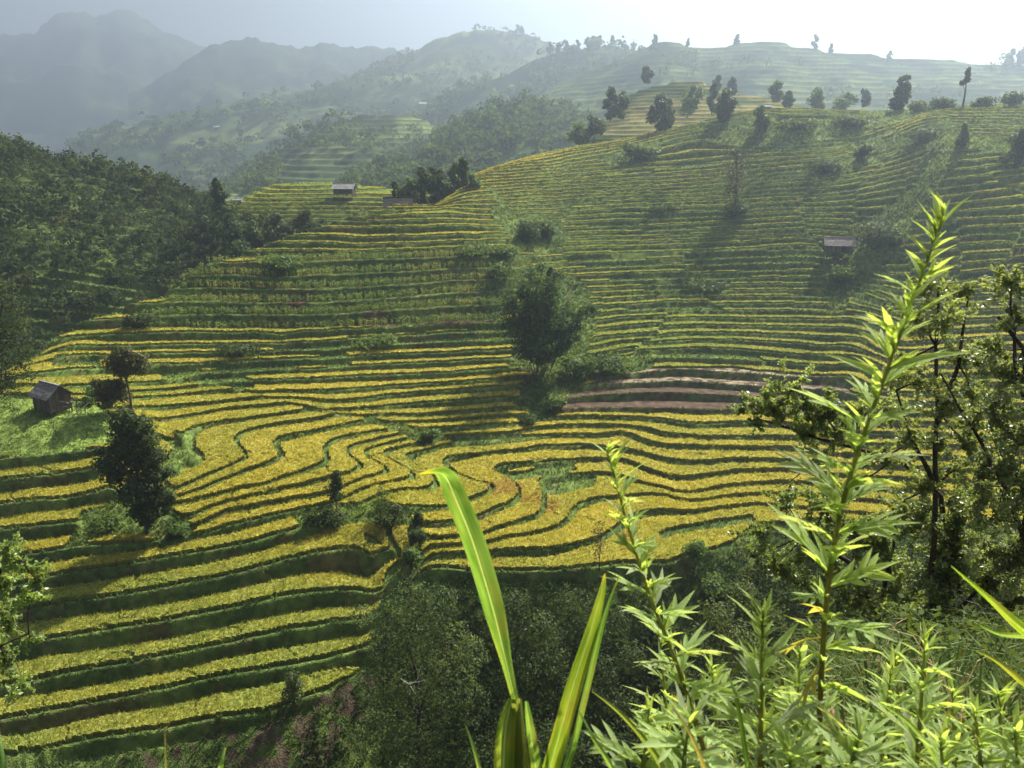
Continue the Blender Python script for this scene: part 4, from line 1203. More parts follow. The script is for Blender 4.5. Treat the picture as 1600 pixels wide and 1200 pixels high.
# ------------------------------------------------------------------ grass on banks and verges
def bank_grass():
    rng = np.random.default_rng(43)
    den = np.interp(rows[:-1], [50, 75, 110, 140, 190, 232, 250], [5, 7, 6, 4, 2.2, 1.2, 0])
    allow = ~cell_rice & ~flat_bare[:-1, :-1] & ~corn[:-1, :-1] & ~soilbank[:-1, :-1]
    allow &= ~(forestfloor[:-1, :-1] & (YY[:-1, :-1] > 130))
    px_, py_ = PX[:-1, :-1], PY[:-1, :-1]
    vis = (px_ > -40) & (px_ < 1640) & (py_ < 1240)
    Ts = T[:-1, :-1]
    lam = cellarea * den[:, None] * allow * vis * np.where(Ts < .5, 1.3, 1)
    num = rng.poisson(lam)
    r, c = np.nonzero(num)
    k = num[r, c]; r = np.repeat(r, k); c = np.repeat(c, k)
    u = rng.random(len(r))[:, None]; v = rng.random(len(r))[:, None]
    p = V4[r, c] * (1 - u) * (1 - v) + V4[r, c + 1] * u * (1 - v) + V4[r + 1, c] * (1 - u) * v + V4[r + 1, c + 1] * u * v
    col = GC[r, c] * 1.15
    tall = np.where(Ts[r, c] < .5, 1.5, 1.0) * (0.6 + 1.0 * fbm(p[:, 0] * .4, p[:, 1] * .4, 91, 3))
    tall = np.where(yard[r, c], .7, tall)
    n = len(p); tris, cols = [], []
    wd = np.interp(p[:, 1], [50, 100, 230], [.04, .06, .14])
    for q in range(3):
        az = rng.uniform(0, 2 * np.pi, n); ln = rng.uniform(.1, .35, n) * tall; h = rng.uniform(.16, .42, n) * tall
        o = np.stack([np.cos(az), np.sin(az), np.zeros(n)], -1); s = np.stack([-np.sin(az), np.cos(az), np.zeros(n)], -1) * (wd * rng.uniform(.7, 1.6, n))[:, None]
        tris.append(np.stack([p - s, p + s, p + o * ln[:, None] + np.array([0, 0, 1]) * h[:, None]], 1))
        cols.append(np.repeat((col * rng.uniform(.7, 1.5, (n, 1)))[:, None], 3, 1))
    tv_ = np.concatenate(tris).reshape(-1, 3)
    o = mesh_np('bank_grass', tv_, np.arange(len(tv_)).reshape(-1, 3), M_GRASS, col=np.concatenate(cols).reshape(-1, 3))
    tag(o, 'rough green grass on the terrace banks and verges', 'grass', kind='stuff')
    print('grass tufts', n)
bank_grass()

# ------------------------------------------------------------------ huts
def mat_solid(name, rough=.9, spec=.1, noise=.3, nscale=3.0, stretch=(1, 1, 1)):
    m = mat_plant(name, transl=0.0, rough=rough, spec=spec, noise=noise, nscale=nscale, bump=.4)
    return m
M_WEATHERED = mat_solid('weathered_boards', noise=.35, nscale=5)
M_THATCH = mat_solid('old_roof', noise=.35, nscale=4)

def boxes(lst):
    """list of (centre, size, yaw, pitch about its own long x) -> arrays"""
    V, Fc = [], []
    q = np.array([[0, 3, 2, 1], [4, 5, 6, 7], [0, 1, 5, 4], [1, 2, 6, 5], [2, 3, 7, 6], [3, 0, 4, 7]])
    for i, (c, s, M) in enumerate(lst):
        v = np.array([(-1, -1, -1), (1, -1, -1), (1, 1, -1), (-1, 1, -1), (-1, -1, 1), (1, -1, 1), (1, 1, 1), (-1, 1, 1)], float) * .5 * np.array(s)
        if M is not None: v = v @ np.array(M).T
        V.append(v + np.array(c)); Fc.append(q + i * 8)
    return np.concatenate(V), np.concatenate(Fc)

def solid(name, lst, mat, parent, base_col, rng, var=.3):
    v, f = boxes(lst)
    c = np.repeat(np.array([base_col]) * rng.uniform(1 - var, 1 + var, (len(lst), 1)), 8, 0)
    return mesh_np(name, v, f, mat, parent, col=c)

def RX(a): return Matrix.Rotation(a, 3, 'X')
def hut(name, label, loc, yaw, L, W, wall_h, roof_h, stilt, over, wallc, roofc, seed, door=True, open_side=False):
    """gabled field hut, ridge along its own x; boards, posts, courses of roofing"""
    rng = np.random.default_rng(seed)
    e = empty(name, loc, label, 'hut'); e.rotation_euler = (0, 0, yaw)
    z0 = stilt
    # posts
    for sx in (-1, 1):
        for sy in (-1, 1):
            solid('post', [((sx * (L / 2 - .08), sy * (W / 2 - .08), (z0 + wall_h) / 2 - .25), (.14, .14, z0 + wall_h + .5), None)], M_WEATHERED, e, [.07, .06, .05], rng)
    if stilt > .3:
        for sy in (-1, 1):
            solid('post', [((0, sy * (W / 2 - .08), z0 / 2 - .25), (.14, .14, z0 + .5), None)], M_WEATHERED, e, [.07, .06, .05], rng)
        solid('floor_deck', [((0, 0, z0 + .04), (L + .2, W + .2, .1), None)], M_WEATHERED, e, [.09, .08, .065], rng)
    bw = .24
    def wall(side):
        lst = []
        if side in 'fb':
            sy = -1 if side == 'f' else 1
            n = int(L / bw)
            for i in range(n):
                x = -L / 2 + bw * (i + .5)
                if side == 'f' and door and abs(x - L * .18) < .45: continue
                lst.append(((x, sy * (W / 2 + rng.uniform(-.012, .012)), z0 + .1 + wall_h / 2), (bw - .025, .04, wall_h - rng.uniform(0, .12)), None))
        else:
            sx = -1 if side == 'l' else 1
            n = int(W / bw)
            for i in range(n):
                y = -W / 2 + bw * (i + .5)
                hh = wall_h + roof_h * (1 - abs(y) / (W / 2)) * .92
                lst.append(((sx * (L / 2 + rng.uniform(-.012, .012)), y, z0 + .1 + hh / 2), (.04, bw - .025, hh), None))
        return lst
    for s in 'fblr':
        if open_side and s == 'b': continue
        wl = wall(s)
        if s == 'f' and door:                  # the front wall stands in two pieces beside the doorway
            solid('wall', [b for b in wl if b[0][0] < L * .18], M_WEATHERED, e, wallc, rng)
            wl = [b for b in wl if b[0][0] > L * .18]
        if wl: solid('wall', wl, M_WEATHERED, e, wallc, rng)
        if s in 'lr' and wall_h > 1.2: solid('rail', [(((-1 if s == 'l' else 1) * (L / 2 + .05), 0, z0 + wall_h * .42), (.05, W + .1, .12), None)], M_WEATHERED, e, wallc, rng)
        if s == 'f' and door:
            solid('door', [((L * .18 - .24, -W / 2 + .06, z0 + .85), (.4, .05, 1.6), None), ((L * .18 + .24, -W / 2 + .05, z0 + .85), (.42, .05, 1.6), None)], M_WEATHERED, e, [wallc[0] * .6, wallc[1] * .6, wallc[2] * .6], rng)
    # roof: two slopes of overlapping courses
    ang = math.atan2(roof_h, W / 2)
    sl = math.hypot(roof_h, W / 2) + over
    for sy in (-1, 1):
        lst = []
        nc = 7; nx = 9
        for i in range(nc):
            for j in range(nx):
                d = sl * (i + .5) / nc
                y = sy * (d * math.cos(ang)); z = z0 + wall_h + roof_h + .14 - d * math.sin(ang) + .035 * (i % 2) + rng.uniform(-.012, .012)
                x = -(L / 2 + over) + (L + 2 * over) * (j + .5) / nx
                lst.append(((x, y, z), ((L + 2 * over) / nx * 1.02, sl / nc * 1.12, .05), RX(-sy * ang - sy * .04 + rng.uniform(-.02, .02))))
        r_ = solid('roof', lst, M_THATCH, e, roofc, rng, var=.22)
    solid('ridge_cap', [((0, 0, z0 + wall_h + roof_h + .17), (L + 2 * over + .05, .3, .08), None)], M_THATCH, e, [c * .8 for c in roofc], rng)
    return e
LA, mA = stand(84, 640)
hutA = hut('wooden_hut', 'weathered plank hut with gabled roof on the green mound', LA, math.radians(-32), 3.7, 3.1, 2.2, 1.3, .0, .45, [.13, .11, .088], [.19, .18, .175], 301, door=False)
def stick(name, a, b, r, col, parent=None, seg=6):
    v, f = tube([a, tuple((np.array(a) + np.array(b)) / 2 + np.array([0, 0, .01])), b], [r, r * .9, r * .75], seg)
    return mesh_np(name, v, f, M_WEATHERED, parent, col=np.repeat(np.array([col]), len(v), 0), smooth=True)
def wpt(px, py, D): return tuple(float(q) for q in at(px, py, D))
# rails, a pale pole and a lean-to frame beside the hut
fence = empty('rail_fence', wpt(125, 640, LA[1] - 2), 'low rail fence of poles beside the plank hut', 'fence')
fb = Vector(fence.location)
def rel(p): return tuple(Vector(p) - fb)
DF = LA[1] - 2.0
for x in (98, 108, 120, 133): stick('post', rel(wpt(x, 645, DF)), rel(wpt(x, 624, DF)), .06, [.10, .09, .075], fence)
for y0, y1 in ((628, 630), (636, 634)): stick('rail', rel(wpt(94, y0, DF - .1)), rel(wpt(137, y1, DF - .1)), .045, [.12, .105, .085], fence)
o = stick('pale_pole', wpt(112, 652, DF - 1.5), wpt(140, 628, DF - 1.2), .07, [.55, .50, .40]); tag(o, 'pale bare pole leaning on the rail fence', 'pole')
o = stick('dark_pole', wpt(96, 645, DF - 1.0), wpt(116, 629, DF - .8), .06, [.16, .13, .10]); tag(o, 'dark pole leaning beside the hut wall', 'pole')
o = stick('thin_mast', wpt(66, 606, LA[1] + 3), wpt(66, 566, LA[1] + 3), .035, [.14, .12, .10]); tag(o, 'thin upright stick behind the plank hut roof', 'stick')
wd_ = empty('firewood_pile', wpt(113, 634, LA[1] - 1.0), 'pile of pale split wood at the hut corner', 'firewood')
rngf = np.random.default_rng(9)
for i in range(9):
    a = np.array([rngf.uniform(-.7, .7), rngf.uniform(-.3, .3), rngf.uniform(0, 1.3)])
    b = a + np.array([rngf.uniform(-.6, .6), rngf.uniform(-.2, .2), rngf.uniform(-.4, .5)])
    stick('log', tuple(a), tuple(b), .06, [.30, .26, .20], wd_)
LB, mB = stand(1308, 408)
hut('stilt_hut', 'grey stilt hut standing alone on the right slope', LB, math.radians(-14), 4.6, 3.0, 1.5, 1.15, 1.3, .55, [.10, .085, .07], [.25, .22, .20], 302)
def stand_back(px, py, D):
    p = at(px, py, D)
    return (float(p[0]), float(p[1]), float(ground_z(p[0], p[1])))
pc = at(539, 308, 216.0)
hut('stilt_hut', 'small stilt hut with pale roof on the knoll', (float(pc[0]), float(pc[1]), float(pc[2])), math.radians(-6), 5.0, 3.2, 1.4, 1.1, .9, .5, [.075, .065, .055], [.34, .32, .31], 303)
pd = at(622, 324, 174.0)
hut('thatched_hut', 'dark low thatched roof peeping over the nose hill', tuple(float(q) for q in pd), math.radians(8), 5.0, 3.8, .35, 1.6, .0, .6, [.04, .036, .03], [.05, .046, .042], 304, door=False)
for i, (x, y, D, L, lb) in enumerate([(372, 316, 214, 2.0, 'tiny shelter with pale sheet roof at the left end of the knoll'), (663, 164, 'valley_side', 9.0, 'tiny white-roofed house in the hazy valley beyond'), (339, 201, 'valley_side', 8.0, 'speck of a pale house on the far valley side'), (1196, 171, 224, 2.4, 'low pale-roofed field shelter on the ridge crest')]):
    p = on_hill(D, x, y) if isinstance(D, str) else at(x, y, D)
    hut('field_house', lb, tuple(float(q) for q in p), math.radians(5), L, L * .6, L * .25, L * .2, 0, L * .08, [.3, .29, .27], [.48, .48, .48], 310 + i, door=False)
# white markers in the upper field
for i, (x, y, lb) in enumerate([(1465, 186, 'white flag on a stick in the upper right field'), (1386, 213, 'smaller white flag on a stick lower in the upper field')]):
    loc, mp = stand(x, y + 2)
    e = empty('field_flag', loc, lb, 'flag')
    stick('pole', (0, 0, -.1), (0, 0, 1.5), .03, [.3, .28, .24], e)
    v = np.array([(0, -.02, 1.5), (.35, -.02, 1.35), (.32, -.04, .85), (.02, -.02, .8), (0, .02, 1.5), (.35, .02, 1.35), (.32, 0, .85), (.02, .02, .8)])
    mesh_np('cloth', v, np.array([[0, 1, 2, 3], [7, 6, 5, 4], [0, 4, 5, 1], [3, 2, 6, 7]]), M_WEATHERED, e, col=np.full((8, 3), .75))

# ------------------------------------------------------------------ near slope, where the viewer stands
def near_z(x, y):
    k = sstep((x / (np.abs(y) + 1.5) - .10) / .32)
    zr = -1.35 - .56 * y - .0042 * y * y
    zl = -1.9 - 1.02 * y - .004 * y * y
    return zl + (zr - zl) * k + .25 * (fbm(x * .6, y * .6, 95, 3) - .5) * np.clip(y / 4, .1, 1.5)
def near_slope():
    y = np.concatenate([np.linspace(-6, 14, 90), np.linspace(14.4, 48, 70)])
    t = np.linspace(-1.2, 1.2, 110)
    Yn = np.repeat(y[:, None], 110, 1); Xn = (np.abs(Yn) * .9 + 6) * t[None]
    Zn = near_z(Xn, Yn)
    idx = np.arange(Yn.size).reshape(Yn.shape)
    q = np.stack([idx[:-1, :-1], idx[:-1, 1:], idx[1:, 1:], idx[1:, :-1]], -1).reshape(-1, 4)
    n = fbm(Xn, Yn, 96)
    c = np.array([.035, .05, .016]) + (np.array([.10, .085, .04]) - np.array([.035, .05, .016])) * sstep((n - .45) / .3)[..., None]
    o = mesh_np('near_slope', np.stack([Xn, Yn, Zn], -1).reshape(-1, 3), q, M_GROUND, col=c.reshape(-1, 3), smooth=True)
    tag(o, kind='structure')
near_slope()

M_GLOSSY = mat_plant('glossy_leaves', transl=0.5, rough=0.38, spec=0.5, noise=0.25, nscale=2.0)
M_FORE = mat_plant('foreground_leaves', transl=0.58, rough=0.6, spec=0.15, noise=0.12, nscale=14.0, tint=(1.25, 1.15, .45))

# ------------------------------------------------------------------ ravine: bushes and trees below the bowl
RAV = dict(cA=(.034, .055, .02), cB=(.12, .16, .06))
crown_px('ravine_tree', 'big drooping grey-green tree filling the ravine left of centre', 'tree',
    [(640,942,42,61),(604,962,30,61),(684,946,38,61),(566,962,20,62),(650,985,56,60),(605,1010,40,60),(700,1005,46,60),(640,1050,62,59),(706,1075,52,59),(596,1075,44,59),(650,1120,66,58),(720,1150,50,58),(590,1150,50,58),(650,1190,60,57),(735,1020,30,60),(735,1100,36,59)],
    [([(660,1260,59),(655,1150,59),(650,1050,60),(645,960,61)], .28), ([(655,1120,59),(700,1040,60),(690,960,61)], .12), ([(655,1120,59),(600,1040,60),(604,970,61)], .12)],
    17000, .15, (.028,.05,.018), (.15,.205,.075), 401, aspect=.38, up=.1, shell=.72)
crown_px('ravine_tree', 'rounded leafy tree in the ravine behind the big grass blade', 'tree',
    [(800,950,40,66),(840,985,44,64),(780,1000,40,64),(830,1050,50,62),(775,1070,40,62),(860,1030,36,63),(810,1110,50,61)], [([(815,1180,62),(815,1080,63),(812,980,65)], .2)],
    6500, .15, (.036,.06,.02), (.08,.115,.034), 402)
crown_px('ravine_tree', 'bushy tree in the ravine under the bowl edge, right', 'tree',
    [(890,945,36,68),(920,985,40,66),(875,1000,36,66),(960,970,30,68),(930,1050,50,63),(985,1030,36,65),(890,1080,46,62),(960,1100,50,62)], [([(930,1200,62),(925,1090,63),(915,980,66)], .2)],
    7000, .15, (.036,.06,.02), (.08,.11,.034), 403)
crown_px('ravine_tree', 'dark tree low in the ravine at the bottom of the view', 'tree',
    [(800,1150,50,56),(860,1160,50,56),(760,1190,50,55),(900,1180,50,56),(960,1170,50,57),(830,1215,60,55),(1010,1140,40,58)], [([(860,1290,55),(860,1200,56),(850,1150,56)], .2)],
    5500, .14, (.024,.04,.014), (.085,.12,.036), 404)
crown_px('ravine_tree', 'yellow-green leafy tree right of centre below the bowl', 'tree',
    [(1120,960,34,60),(1160,930,30,62),(1090,1000,34,58),(1150,1000,40,58),(1200,960,34,60),(1060,1060,40,56),(1130,1070,50,55),(1200,1040,44,56)], [([(1140,1180,56),(1140,1080,57),(1140,980,60)], .18)],
    5500, .14, (.05,.075,.02), (.14,.18,.05), 405)
# undergrowth over the ravine sides
rngu = np.random.default_rng(77)
n = 5200
ux = rngu.uniform(-45, 75, n); uy = rngu.uniform(46, 78, n)
uz = ground_z(ux, uy)
qx_, qy_ = project(np.stack([ux, uy, uz], -1))
fe = np.interp(qx_, frontedge[:, 0], frontedge[:, 1])
k = (qy_ > fe + 14) & (qx_ > 470) & (qx_ < 1660) & (qy_ < 1290)
k &= ~((qx_ < 600) & (qy_ > 1060) & (rngu.random(n) < .25))
up_ = np.stack([ux, uy, uz - .1], -1)[k]
uh = rngu.uniform(.7, 2.0, len(up_)); edge_ = (qy_ - fe)[k] < 60
uh[edge_] *= .55
stuff_trees('undergrowth', 'dark tangled undergrowth covering the ravine below the terraces', 'undergrowth', up_, uh, uh * rngu.uniform(.9, 1.5, len(uh)), 36, 78, (.016, .028, .010), (.05, .075, .024), .15)
print('undergrowth', len(up_))
o = crown_px('dead_branch', 'bleached dead branch sticking out of the drooping ravine tree', 'branch', [(640,1066,3,55)], [([(640,1085,55),(641,1070,55),(655,1058,55)], .05), ([(641,1070,55),(625,1060,55)], .04), ([(641,1072,55),(650,1085,55)], .03), ([(641,1068,55),(668,1062,55)], .03)], 6, .03, (.3,.28,.25), (.4,.38,.34), 406, bark=(.5, .47, .43))

# ------------------------------------------------------------------ trees close by on the right
GL = dict(cA=(.028, .045, .016), cB=(.085, .12, .035))
crown_px('slender_tree', 'slender upright tree with sparse glinting leaves at right', 'tree',
    [(1455,440,30,12),(1500,455,30,12.3),(1430,500,28,12),(1475,500,32,11.8),(1505,560,30,12.2),(1438,600,34,12),(1486,630,34,11.7),(1425,680,34,12),(1470,690,34,12.2),(1500,730,34,12),(1440,760,34,12),(1410,560,24,12.4),(1395,640,30,12.6),(1380,720,34,12.6),(1520,620,34,12),(1510,690,34,12),(1405,800,36,12.4),(1540,560,26,12.2),(1465,850,36,12.2)],
    [([(1452,1040,12),(1455,900,12),(1462,760,12),(1465,640,12),(1462,540,12),(1466,440,12)], .055), ([(1462,760,12),(1425,690,12),(1400,610,12)], .045), ([(1465,660,12),(1498,570,12.2),(1512,470,12.3)], .045)],
    15000, .036, (.11,.15,.055), (.32,.38,.16), 411, mat=M_GLOSSY, loose=True)
crown_px('leaning_tree', 'dark leaning tree with glinting leaves at the right edge', 'tree',
    [(1580,440,36,10.5),(1595,500,36,10.5),(1560,545,32,10.7),(1600,600,44,10.4),(1555,630,34,10.8),(1585,690,44,10.5),(1545,720,34,10.9),(1600,770,50,10.4),(1560,800,40,10.6),(1620,860,60,10.4),(1520,660,32,11),(1575,580,40,10.6),(1610,650,44,10.4),(1570,740,44,10.6),(1535,780,40,10.9),(1600,440,34,10.6),(1540,860,44,10.8),(1590,880,50,10.5)],
    [([(1625,960,10.5),(1600,840,10.5),(1570,760,10.6),(1540,704,10.8),(1500,640,11),(1470,585,11.2)], .045), ([(1600,840,10.5),(1615,700,10.5),(1600,545,10.5),(1560,495,10.5)], .06), ([(1600,620,10.5),(1585,520,10.5),(1580,440,10.5)], .03)],
    21000, .034, (.10,.14,.055), (.30,.36,.16), 412, mat=M_GLOSSY, loose=True)
crown_px('reaching_branch_tree', 'leafy tree whose long bough reaches left over the terraces', 'tree',
    [(1236,608,28,13),(1262,632,34,13),(1205,636,28,13.1),(1160,640,16,13.2),(1290,645,32,12.8),(1250,668,30,13),(1310,680,24,12.8),(1185,660,16,13.1),(1340,640,26,12.8)],
    [([(1500,930,12.6),(1490,840,12.6),(1470,775,12.6),(1400,715,12.7),(1320,695,12.8),(1250,675,13),(1185,655,13.1)], .06), ([(1320,695,12.8),(1290,650,12.8),(1262,612,13)], .02),
     ([(1400,715,12.7),(1330,760,12.8),(1260,740,12.9),(1200,700,13)], .016), ([(1330,760,12.8),(1270,790,12.9),(1210,800,13)], .012), ([(1250,740,12.9),(1215,760,13),(1190,730,13.1)], .009)],
    9500, .038, (.11,.155,.055), (.32,.40,.14), 413, mat=M_GLOSSY, loose=True)
crown_px('bushy_tree', 'dense dark bushy tree under the reaching bough', 'tree',
    [(1230,790,30,14),(1190,830,26,14),(1262,838,40,14),(1215,880,36,14),(1292,790,32,14),(1335,830,42,13.6),(1310,895,48,13.5),(1382,860,50,13.2),(1400,930,54,13),(1340,955,54,13),(1265,930,36,13.6),(1180,870,16,14.2)],
    [([(1390,1080,13),(1370,960,13.2),(1330,880,13.5),(1270,830,14)], .09), ([(1370,960,13.2),(1390,880,13.2),(1400,820,13.2)], .05)],
    19000, .042, (.08,.12,.04), (.26,.33,.11), 414, mat=M_GLOSSY, loose=True)
crown_px('bushy_tree', 'shadowy tangle of bushes between the two dark trunks', 'tree',
    [(1440,800,40,12.6),(1500,780,40,12.4),(1500,850,50,12.2),(1545,905,54,11.8),(1460,900,50,12.2),(1600,930,54,11.4),(1480,965,54,11.8),(1560,985,50,11.3),(1420,990,44,12)],
    [([(1500,1080,12),(1490,960,12),(1480,860,12.3)], .07), ([(1490,960,12),(1550,900,11.8)], .04)],
    20000, .040, (.08,.12,.04), (.26,.33,.12), 415, mat=M_GLOSSY, loose=True)
crown_px('leafy_tree', 'light green leafy branches reaching in at the left edge', 'tree',
    [(10,862,26,12),(40,890,24,12),(8,910,30,12.1),(48,935,22,12),(12,965,30,12.2),(50,1002,20,12),(10,1030,26,12.2),(36,1062,16,12.1),(60,910,12,12),(-40,900,50,12.4),(-50,1000,60,12.4),(20,1085,12,12.1)],
    [([(-120,1250,12.4),(-70,1080,12.4),(-40,960,12.4),(0,890,12.2),(30,870,12)], .09), ([(-60,1040,12.4),(0,1010,12.2),(45,990,12)], .03)],
    7500, .046, (.12,.18,.06), (.30,.40,.13), 416, mat=M_GLOSSY, loose=True)

# ------------------------------------------------------------------ long grass blades in front of the lens
def blade(name, parent, pts_, widths, roll=0.0, fold=.18, colA=(.11, .23, .05), colB=(.22, .36, .10), rib=(.36, .46, .24), seg=26, org=None, tip=None):
    """one long leaf: (pixel x, y, metres ahead) spine, widths in metres, folded along its rib"""
    P = np.array([np.array(atv(*p)) for p in pts_]); n = len(P)
    s = np.linspace(0, n - 1, seg)
    def cr(A):
        out = []
        for q in s:
            i = int(min(q, n - 1.0001)); f = q - i
            p0, p1, p2, p3 = A[max(i - 1, 0)], A[i], A[i + 1], A[min(i + 2, n - 1)]
            out.append(.5 * ((2 * p1) + (-p0 + p2) * f + (2 * p0 - 5 * p1 + 4 * p2 - p3) * f * f + (-p0 + 3 * p1 - 3 * p2 + p3) * f ** 3))
        return np.array(out)
    C = cr(P); W = np.interp(s, np.arange(n), widths); RL = np.interp(s, np.arange(n), roll if np.ndim(roll) else [roll] * n)
    t = np.gradient(C, axis=0); t /= np.linalg.norm(t, axis=1)[:, None] + 1e-9
    view = C / np.linalg.norm(C, axis=1)[:, None]
    a = np.cross(t, view); a /= np.linalg.norm(a, axis=1)[:, None] + 1e-9
    b = np.cross(a, t)
    side = a * np.cos(RL)[:, None] + b * np.sin(RL)[:, None]
    nn = np.cross(side, t)
    cols = np.array([-1, -.88, -.72, -.56, -.4, -.24, -.1, -.045, 0, .045, .1, .24, .4, .56, .72, .88, 1]); W = W * .86
    V = C[:, None] + side[:, None] * (cols[None, :, None] * W[:, None, None] * .5) + nn[:, None] * ((np.abs(cols) ** 1.3)[None, :, None] * W[:, None, None] * fold)
    V = V + nn[:, None] * (.012 * np.sin(cols * 21)[None, :, None] * W[:, None, None])
    wav = (fbm(s[:, None] * 1.7 + cols[None] * .4, cols[None] * 2.0 + 0 * s[:, None], 5 + int(abs(pts_[0][0])), 3))
    col = np.array(colA) + (np.array(colB) - np.array(colA)) * sstep((wav - .3) / .4)[..., None]
    rs = np.random.default_rng(int(abs(pts_[0][0])) + 3)
    col = col * rs.uniform(.82, 1.16, (1, len(cols), 1))                       # fine lengthwise veins
    blot = sstep((fbm(s[:, None] * 2.3, cols[None] * 3.0 + 7, 19, 3) - .64) / .06)
    col = col + (np.array([.30, .20, .07]) - col) * (blot * .35)[..., None]      # browned spots
    col[:, 7:10] = np.array(rib)
    ed = sstep((fbm(s * .9, s * 0 + 3.3, 8) - .5) / .15)
    col[:, -3:] = col[:, -3:] + (np.array([.42, .38, .06]) - col[:, -3:]) * (ed * .35)[:, None, None]
    if tip is not None:
        k_ = sstep((s / (n - 1) - .86) / .1)[:, None, None]
        col = col + (np.array(tip) - col) * k_
    m = len(cols)
    idx = np.arange(seg * m).reshape(seg, m)
    q = np.stack([idx[:-1, :-1], idx[:-1, 1:], idx[1:, 1:], idx[1:, :-1]], -1).reshape(-1, 4)
    V = V.reshape(-1, 3)
    if org is not None: V = V - np.array(org)
    return mesh_np(name, V, q, M_FORE, parent, col=col.reshape(-1, 3), smooth=True)
YEL = (.50, .46, .05)
g0 = np.array(atv(815, 1300, 1.1))
reed = empty('broad_grass', tuple(g0), 'tall broad-leaved grass with one long bent blade at centre', 'grass plant')
blade('leaf', reed, [(806,1100,1.12),(792,1040,1.14),(770,950,1.17),(740,850,1.2),(712,780,1.22),(698,748,1.23),(684,738,1.21),(655,741,1.2)], [.012,.020,.043,.046,.044,.040,.026,.002], roll=[.2,.2,.25,.3,.3,.5,1.0,1.2], fold=.16, org=g0, tip=YEL)
blade('leaf', reed, [(828,1290,1.12),(862,1190,1.12),(893,1080,1.14),(922,990,1.17),(940,925,1.19),(945,896,1.2)], [.028,.036,.034,.026,.014,.002], roll=.3, fold=.2, org=g0, colA=(.13,.24,.03), colB=(.26,.34,.05), tip=YEL)
blade('leaf', reed, [(850,1290,1.14),(890,1180,1.14),(920,1060,1.16),(945,960,1.19),(968,898,1.22)], [.016,.02,.018,.012,.002], roll=.8, fold=.1, org=g0, tip=YEL)
blade('leaf', reed, [(790,1310,1.08),(786,1220,1.09),(790,1140,1.1),(800,1092,1.12)], [.040,.042,.036,.016], roll=.15, fold=.2, org=g0, colA=(.12,.20,.035), colB=(.20,.28,.06))
blade('leaf', reed, [(822,1310,1.09),(820,1220,1.1),(814,1150,1.11),(812,1092,1.12)], [.026,.028,.02,.010], roll=-.3, fold=.2, org=g0, colA=(.17,.22,.05), colB=(.25,.28,.08))
blade('leaf', reed, [(850,1310,1.1),(840,1220,1.1),(828,1140,1.11),(822,1096,1.12)], [.030,.026,.018,.006], roll=.4, fold=.2, org=g0)
tubes = [tube([np.array(atv(812, 1330, 1.1)) - g0, np.array(atv(810, 1200, 1.11)) - g0, np.array(atv(806, 1095, 1.12)) - g0], [.013, .012, .009], 8)]
tv_, tf_ = merge(tubes); mesh_np('stem', tv_, tf_, M_FORE, reed, col=np.repeat(np.array([[.20, .24, .07]]), len(tv_), 0), smooth=True)
# other single blades round the frame
def lone(label, pts_, widths, roll=.3, **kw):
    p0 = np.array(atv(*pts_[0]))
    e = empty('grass_blade', tuple(p0), label, 'grass blade')
    blade('leaf', e, pts_, widths, roll, org=p0, **kw)
lone('single upright blade left of the bent leaf at bottom', [(770,1300,1.0),(755,1230,1.0),(742,1175,1.02),(727,1132,1.05)], [.008,.009,.007,.001])
lone('blade tip poking up at the bottom, left of centre', [(338,1260,1.0),(344,1200,1.0),(352,1168,1.02)], [.012,.010,.002], tip=YEL)
lone('pale blade in the bottom left corner', [(12,1290,1.0),(4,1200,1.0),(-4,1130,1.05)], [.014,.011,.002])
lone('broad sunlit blade entering from the right edge', [(1680,1040,1.3),(1600,985,1.35),(1545,935,1.4),(1486,884,1.45)], [.03,.026,.014,.001], colA=(.15,.27,.03), colB=(.28,.38,.05))
lone('yellow-edged blade low at the right edge', [(1690,1120,1.25),(1610,1075,1.3),(1560,1035,1.35),(1524,1016,1.4)], [.02,.016,.01,.001], colA=(.20,.27,.04), colB=(.34,.36,.05))
lone('short blade between the right edge blades', [(1690,1010,1.4),(1610,995,1.45),(1560,990,1.5),(1522,972,1.55)], [.018,.016,.01,.001])
lone('green blade crossing the lower right grass', [(980,1290,1.0),(960,1210,1.02),(925,1150,1.05),(903,1108,1.1)], [.008,.01,.007,.001])
lone('long pale blade rising right of the yellow-tipped leaves', [(1080,1300,1.0),(1030,1190,1.05),(975,1120,1.1),(925,1080,1.15)], [.010,.012,.009,.001], colA=(.18,.25,.05), colB=(.30,.36,.10))
lone('upright grass blade beside the second mugwort', [(1180,1290,1.1),(1165,1180,1.12),(1150,1090,1.15),(1136,1052,1.2)], [.010,.011,.008,.001])
lone('dry pale grass blade in front of the mugworts', [(1110,1300,.95),(1105,1220,.97),(1080,1150,1.0),(1048,1098,1.05)], [.007,.008,.006,.001], colA=(.36,.30,.12), colB=(.46,.38,.16), rib=(.4,.34,.16))
lone('dry upright grass stalk at the bottom left', [(259,1290,1.0),(259,1200,1.0),(258,1137,1.02)], [.004,.0035,.002], colA=(.16,.17,.07), colB=(.2,.2,.09))
lone('arching blade at bottom right corner', [(1500,1290,1.1),(1470,1200,1.15),(1420,1130,1.2),(1360,1090,1.25)], [.010,.012,.009,.001])

